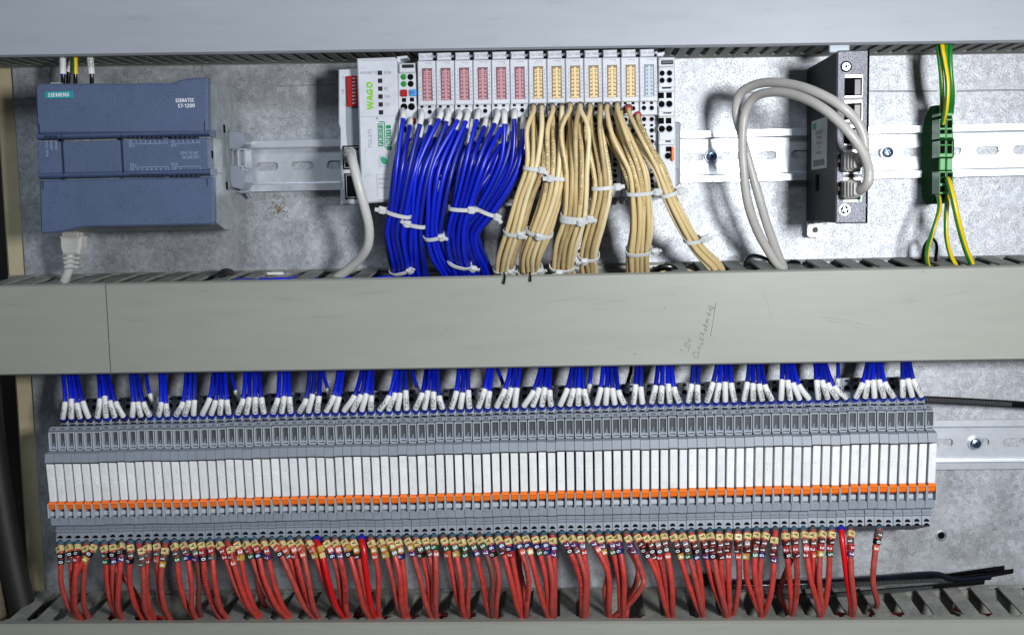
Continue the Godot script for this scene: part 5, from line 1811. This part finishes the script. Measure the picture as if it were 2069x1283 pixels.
func cables() -> void:
	var zf := 0.094
	var t := thing("network_cable", "grey network cable looping from the fourth port down to the duct", "network cable", W(1724, 326, zf), "grey network cables on the switch")
	plug(t, 1722, 327, zf)
	var p := [W(1728, 325, zf + 0.010), W(1738, 322, zf + 0.017), W(1746, 308, zf + 0.021), W(1748, 285, zf + 0.021), W(1735, 250, zf + 0.021), W(1700, 214, zf + 0.022), W(1645, 184, zf + 0.012), W(1585, 168, zf - 0.006), W(1530, 170, zf - 0.024), W(1497, 189, zf - 0.034), W(1488, 222, zf - 0.038), W(1497, 265, zf - 0.038), W(1512, 320, zf - 0.036), W(1532, 390, zf - 0.036), W(1551, 455, zf - 0.040), W(1573, 515, zf - 0.047), W(1586, 548, zf - 0.053), W(1592, 600, zf - 0.060)]
	var path := spline(p, 7)
	var mb := MB.new()
	mb.tube(path, 0.0029, 14)
	obj("cord", mb, M.cable_grey, t)
	t = thing("network_cable", "grey network cable with printed lettering looping from the lowest port to the duct", "network cable", W(1724, 382, zf), "grey network cables on the switch")
	plug(t, 1722, 383, zf)
	p = [W(1728, 383, zf + 0.010), W(1742, 382, zf + 0.019), W(1755, 368, zf + 0.025), W(1757, 345, zf + 0.025), W(1745, 308, zf + 0.028), W(1712, 262, zf + 0.029), W(1664, 219, zf + 0.021), W(1608, 192, zf + 0.004), W(1560, 186, zf - 0.012), W(1525, 197, zf - 0.024), W(1507, 226, zf - 0.030), W(1501, 275, zf - 0.031), W(1503, 340, zf - 0.030), W(1512, 410, zf - 0.033), W(1533, 470, zf - 0.040), W(1565, 525, zf - 0.048), W(1584, 548, zf - 0.052), W(1600, 600, zf - 0.060)]
	path = spline(p, 7)
	mb = MB.new()
	mb.tube(path, 0.0029, 14)
	obj("cord", mb, M.cable_grey, t)
	mb = MB.new()
	write_on_tube(mb, "SHQ LITE CAT6 UTP 23AWG/4PRS", path, 0.0029, length_of(path) * 0.585, 0.0021, PI / 2 - 0.1, false)
	obj("printed_text", mb, M.grey_print, t)
	t = thing("network_cable", "white network cable hanging from the coupler socket down to the duct", "network cable", W(702, 310, 0.052), "white network cables")
	mb = MB.new()
	bpx(mb, 694, 299, 716, 328, 0.048, 0.066, 0.0012)
	obj("plug", mb, M.clear_plug, t)
	mb = MB.new()
	for k in 3:
		mb.lathe(Transform3D(Basis(Vector3(1, 0, 0), 0.35 + k * 0.2), W(706 + k * 0.8, 309 + k * 4, 0.066 + k * 0.0025)), [[0.0041, 0.0], [0.0043, 0.0008], [0.0040, 0.0020]], 14)
	obj("boot_ring", mb, M.cable_white, t)
	p = [W(706, 309, 0.064), W(708, 314, 0.072), W(713, 330, 0.080), W(723, 370, 0.083), W(735, 415, 0.080), W(745, 460, 0.073), W(743, 495, 0.066), W(727, 522, 0.057), W(702, 545, 0.048), W(675, 566, 0.040), W(640, 600, 0.03)]
	mb = MB.new()
	mb.tube(spline(p, 7), 0.0031, 14)
	obj("cord", mb, M.cable_white, t)
	# dark hose at the left edge
	t = thing("cable_hose", "thick dark brown hose running down the left edge of the cabinet", "hose", W(10, 900, 0.0))
	mb = MB.new()
	mb.tube(spline([W(-40, 660, 0.012), W(-28, 770, 0.014), W(-16, 900, 0.016), W(0, 1010, 0.018), W(20, 1120, 0.020), W(40, 1210, 0.022), W(58, 1300, 0.022)], 6), 0.0090, 16)
	obj("jacket", mb, M.dark_hose, t)
	t = thing("cable_hose", "thin grey-brown hose at the lower left corner beside the thick one", "hose", W(0, 1200, 0.0))
	mb = MB.new()
	mb.tube(spline([W(-28, 1040, 0.016), W(-18, 1120, 0.018), W(-6, 1200, 0.020), W(6, 1300, 0.02)], 6), 0.0052, 12)
	obj("jacket", mb, M.grime, t)

func striped(label: String, pts: Array, r: float, phase: float, twist: float) -> void:
	var t := thing("earth_wire", label, "wire", pts[0], "yellow and green earth wires")
	var path := spline(pts, 8)
	var mb := MB.new()
	mb.tube(path, r, 12)
	obj("insulation", mb, M.wire_yellow, t)
	mb = MB.new()
	mb.tube(path, r * 1.015, 7, phase, phase + 2.9, twist)
	obj("green_stripe", mb, M.wire_green, t)

func earth_wires() -> void:
	var r := 0.0015
	striped("yellow and green wire, outer left of four above the green terminals", [W(1892, 60, 0.040), W(1896, 90, 0.046), W(1902, 140, 0.049), W(1905, 190, 0.047), W(1905, 234, 0.040)], r, 1.2, 0.02)
	striped("yellow and green wire crossing in front above the green terminals", [W(1902, 60, 0.044), W(1904, 90, 0.050), W(1910, 125, 0.053), W(1916, 170, 0.054), W(1913, 220, 0.051), W(1905, 254, 0.042)], r, 2.6, -0.02)
	striped("mostly yellow earth wire between its neighbours above the green terminals", [W(1916, 60, 0.042), W(1913, 90, 0.047), W(1914, 140, 0.049), W(1918, 190, 0.047), W(1920, 226, 0.038)], r, -0.8, 0.01)
	striped("yellow and green wire, outer right of four above the green terminals", [W(1921, 60, 0.042), W(1921, 90, 0.047), W(1922, 140, 0.049), W(1926, 190, 0.046), W(1924, 228, 0.037)], r, 0.2, 0.02)
	striped("yellow and green wire curving left below the green terminals", [W(1896, 392, 0.036), W(1899, 402, 0.043), W(1899, 425, 0.050), W(1888, 462, 0.053), W(1876, 500, 0.050), W(1874, 525, 0.046), W(1880, 545, 0.040), W(1886, 590, 0.030)], r, 1.9, -0.025)
	striped("orange-tinged yellow and green wire in the middle below the green terminals", [W(1912, 388, 0.034), W(1915, 402, 0.042), W(1913, 440, 0.048), W(1914, 480, 0.048), W(1922, 515, 0.045), W(1935, 542, 0.040), W(1944, 590, 0.03)], r, 1.3, 0.02)
	striped("thick green and yellow wire slanting right below the green terminals", [W(1913, 362, 0.040), W(1918, 366, 0.050), W(1927, 400, 0.056), W(1938, 450, 0.056), W(1952, 500, 0.050), W(1968, 542, 0.042), W(1980, 590, 0.03)], r * 1.3, 2.2, -0.012)

func supply_wires() -> void:
	var defs := [["white sleeved black supply wire above the controller, leftmost of four", 125, 118, 126, 150, 126, 172, "black", "sleeve", ""], ["printed white sleeved black wire leaning behind the green and yellow one", 146, 116, 138, 146, 136, 172, "black", "sleeve", "/DM24"], ["green and yellow wire with black end entering the controller top", 150, 112, 151, 150, 151, 172, "black", "earth", ""], ["printed white sleeved black supply wire above the controller, standing apart at the right", 180, 110, 184, 150, 184, 172, "black", "sleeve", "DC24"]]
	for k in 4:
		var q: Array = defs[k]
		var z: float = 0.046 - (0.006 if k == 1 else 0.0)
		var p := [W(q[1] - 1, q[2] - 25, z - 0.004), W(q[1], q[2], z), W(q[3], q[4], z + 0.001), W(q[5], q[6], z)]
		var path := spline(p, 7)
		var t := thing("supply_wire", q[0], "wire", p[3], "supply wires on top of the controller")
		var mb := MB.new()
		mb.tube(path, 0.0014, 9)
		obj("core_end", mb, M.black_gloss, t)
		mb = MB.new()
		var sp := spline(p.slice(0, 3), 7)
		mb.tube(sp, 0.0022 if k != 2 else 0.00175, 10)
		var s := obj("sleeve", mb, M.sleeve if k != 2 else M.wire_yellow, t)
		if k == 2:
			mb = MB.new()
			mb.tube(sp, 0.00179, 7, 1.5, 4.2)
			obj("green_stripe", mb, M.wire_green, t)
		elif q[9] != "":
			mb = MB.new()
			write_on_tube(mb, q[9], sp, 0.0022, length_of(sp) - 0.0115, 0.0023, PI / 2 + (0.1 if k == 1 else -0.5), true)
			obj("printed_text", mb, M.black, s)
		else:
			mb = MB.new()
			mb.tube(cut(path, length_of(sp) - 0.0002, length_of(sp) + 0.001, 0.0004), 0.0016, 10)
			obj("collar", mb, M.blue_ferrule, t)

func strap(label: String, pts: Array, w: float, th: float, m: Material, toothed := false, head := false) -> void:   # a flat cable tie along a path
	var path := spline(pts, 8)
	var t := thing("black_cable_tie", label, "cable tie", pts[0], "black cable ties")
	var mb := MB.new()
	mb.tube(path, w, 12, 0.0, TAU, 0.0, th / w, Vector3(0, 1, 0.25))
	obj("strap", mb, m, t)
	if toothed:
		mb = MB.new()
		var fr := MB.frames(path, Vector3(0, 1, 0.25))
		var L := length_of(path)
		var cnt := int(L * 0.72 / 0.0011)
		for k in cnt:
			var s := L * 0.04 + k * 0.0011
			var c := along(path, s)
			var d := (along(path, s + 0.0005) - c).normalized()
			var x := Vector3(0, 1, 0.25)
			x = (x - d * x.dot(d)).normalized()
			mb.box(Vector3(-w * 0.6, -th - 0.00025, -0.0003), Vector3(w * 0.6, th + 0.00025, 0.0003), 0.0, Transform3D(Basis(x, d.cross(x), d), c))
		loose("teeth", mb, M.grey_ferrule, t)
	if head:
		mb = MB.new()
		mb.box(Vector3(-0.0042, -0.0045, -0.0035), Vector3(0.0042, 0.0045, 0.0035), 0.001, Transform3D(Basis(Vector3(0, 0, 1), 0.2), pts[0]))
		obj("head", mb, m, t)

func loose_bits() -> void:
	# loose black ties lying on the bottom duct
	var ty := low_duct_y
	strap("longest loose black cable tie lying on the bottom duct with its head at left", [W(1432, 1168, 0.030), W(1470, 1180, 0.031), W(1600, 1180, 0.029), W(1780, 1174, 0.026), W(1900, 1166, 0.022), W(1960, 1158, 0.018), W(2030, 1148, 0.014)], 0.0023, 0.0008, M.black_gloss, false, true)
	strap("loose black cable tie whose tip rises highest on the plate at the right", [W(1460, 1186, 0.034), W(1560, 1186, 0.034), W(1720, 1180, 0.032), W(1880, 1172, 0.026), W(1960, 1168, 0.02), W(2048, 1154, 0.012)], 0.0021, 0.0008, M.black_gloss, true)
	strap("loose black ribbed cable tie nearest the front of the bottom duct", [W(1545, 1204, 0.040), W(1640, 1204, 0.040), W(1760, 1196, 0.036), W(1880, 1186, 0.030), W(1990, 1176, 0.022)], 0.0020, 0.0007, M.black, true)
	strap("pale edged loose black cable tie on top of the pile", [W(1480, 1175, 0.036), W(1650, 1174, 0.036), W(1800, 1165, 0.032), W(1895, 1160, 0.028), W(1930, 1172, 0.026), W(2004, 1167, 0.02)], 0.0020, 0.0007, M.navy_ferrule)
	strap("long black ribbed cable tie running right from the relay row end", [W(1850, 806, 0.030), W(1880, 807, 0.030), W(1980, 812, 0.026), W(2110, 820, 0.022)], 0.0024, 0.0008, M.black, true)
	# black ties looped out of the middle duct
	strap("black cable tie loop on the duct below the network cables", [W(1507, 548, 0.030), W(1506, 528, 0.036), W(1516, 517, 0.040), W(1540, 520, 0.042), W(1562, 533, 0.042), W(1580, 552, 0.036)], 0.0020, 0.0008, M.black_gloss)
	strap("black cable tie end poking out of the duct right of the network cables", [W(1585, 550, 0.022), W(1600, 530, 0.024), W(1615, 532, 0.026), W(1622, 545, 0.026)], 0.0018, 0.0008, M.black_gloss)
	strap("black cable tie loop on the duct behind the left earth wire", [W(1865, 552, 0.022), W(1866, 520, 0.026), W(1872, 492, 0.030), W(1884, 481, 0.032), W(1893, 492, 0.032), W(1892, 520, 0.028), W(1889, 552, 0.022)], 0.0022, 0.0008, M.black)
	strap("black cable tie end beside the earth wires on the duct", [W(1838, 552, 0.016), W(1845, 530, 0.018), W(1860, 528, 0.020), W(1872, 542, 0.020)], 0.0020, 0.0008, M.black)
	strap("dark strap end sticking out of the middle duct left of the blue wires", [W(428, 575, 0.040), W(440, 562, 0.040), W(452, 551, 0.034), W(464, 549, 0.026), W(472, 552, 0.020)], 0.0028, 0.0008, M.switch_side)
	strap("black tie end on the duct among the beige bundles", [W(1318, 552, 0.040), W(1336, 541, 0.042), W(1358, 541, 0.042), W(1368, 548, 0.040)], 0.0022, 0.0013, M.black_gloss)
	strap("black tie tail over the duct edge under the first beige bundle", [W(1018, 552, 0.052), W(1020, 562, 0.063), W(1018, 574, 0.0640)], 0.0011, 0.0006, M.black)
	strap("black tie tail over the duct edge under the second beige bundle", [W(1070, 552, 0.052), W(1072, 560, 0.063), W(1072, 569, 0.0640)], 0.0011, 0.0006, M.black)
	# wires seen lying in the middle duct through its open slots
	var k := 0
	for q in [[478, 0.046, 590], [470, 0.040, 585], [482, 0.034, 640], [600, 0.044, 720], [690, 0.040, 800]]:
		var a := W(q[0], 566, q[1]); var b := W(q[2], 562, q[1])
		a.y = duct_top_y - 0.0022 - 0.0002 * k; b.y = duct_top_y - 0.0024
		var t := thing("duct_wire", "blue wire lying inside the middle duct seen through its slots, %s from the left" % nth(k + 1), "wire", a, "blue wires lying in the middle duct")
		var mb := MB.new()
		mb.tube(spline([a + Vector3(-0.01, -0.012, 0), a, a.lerp(b, 0.5) + Vector3(0, 0.0002, 0.002), b, b + Vector3(0.01, -0.014, 0)], 6), 0.0016, 8)
		obj("insulation", mb, M.blue, t)
		k += 1
	for q in [[1334, 1400], [1352, 1362]]:
		var t := thing("duct_wire", "beige wire lying in the slot beside the fifth beige bundle" if q[0] == 1334 else "short beige wire end in the slot by the black tie", "wire", W(q[0], 548, 0.03), "beige wires lying in the middle duct")
		var mb := MB.new()
		mb.tube(spline([W(q[0] - 14, 542, 0.030), W(q[0], 548, 0.034), W(q[1], 551, 0.030), W(q[1] + 10, 570, 0.03)], 6), 0.0017, 8)
		obj("insulation", mb, M.beige, t)
	var t := thing("wire_label", "white paper flag lying in the duct slot left of the blue bundles", "label", W(552, 553, 0.03))
	var mb := MB.new()
	bpx(mb, 535, 550, 572, 555, 0.016, 0.0165)
	obj("flag", mb, M.sleeve, t)
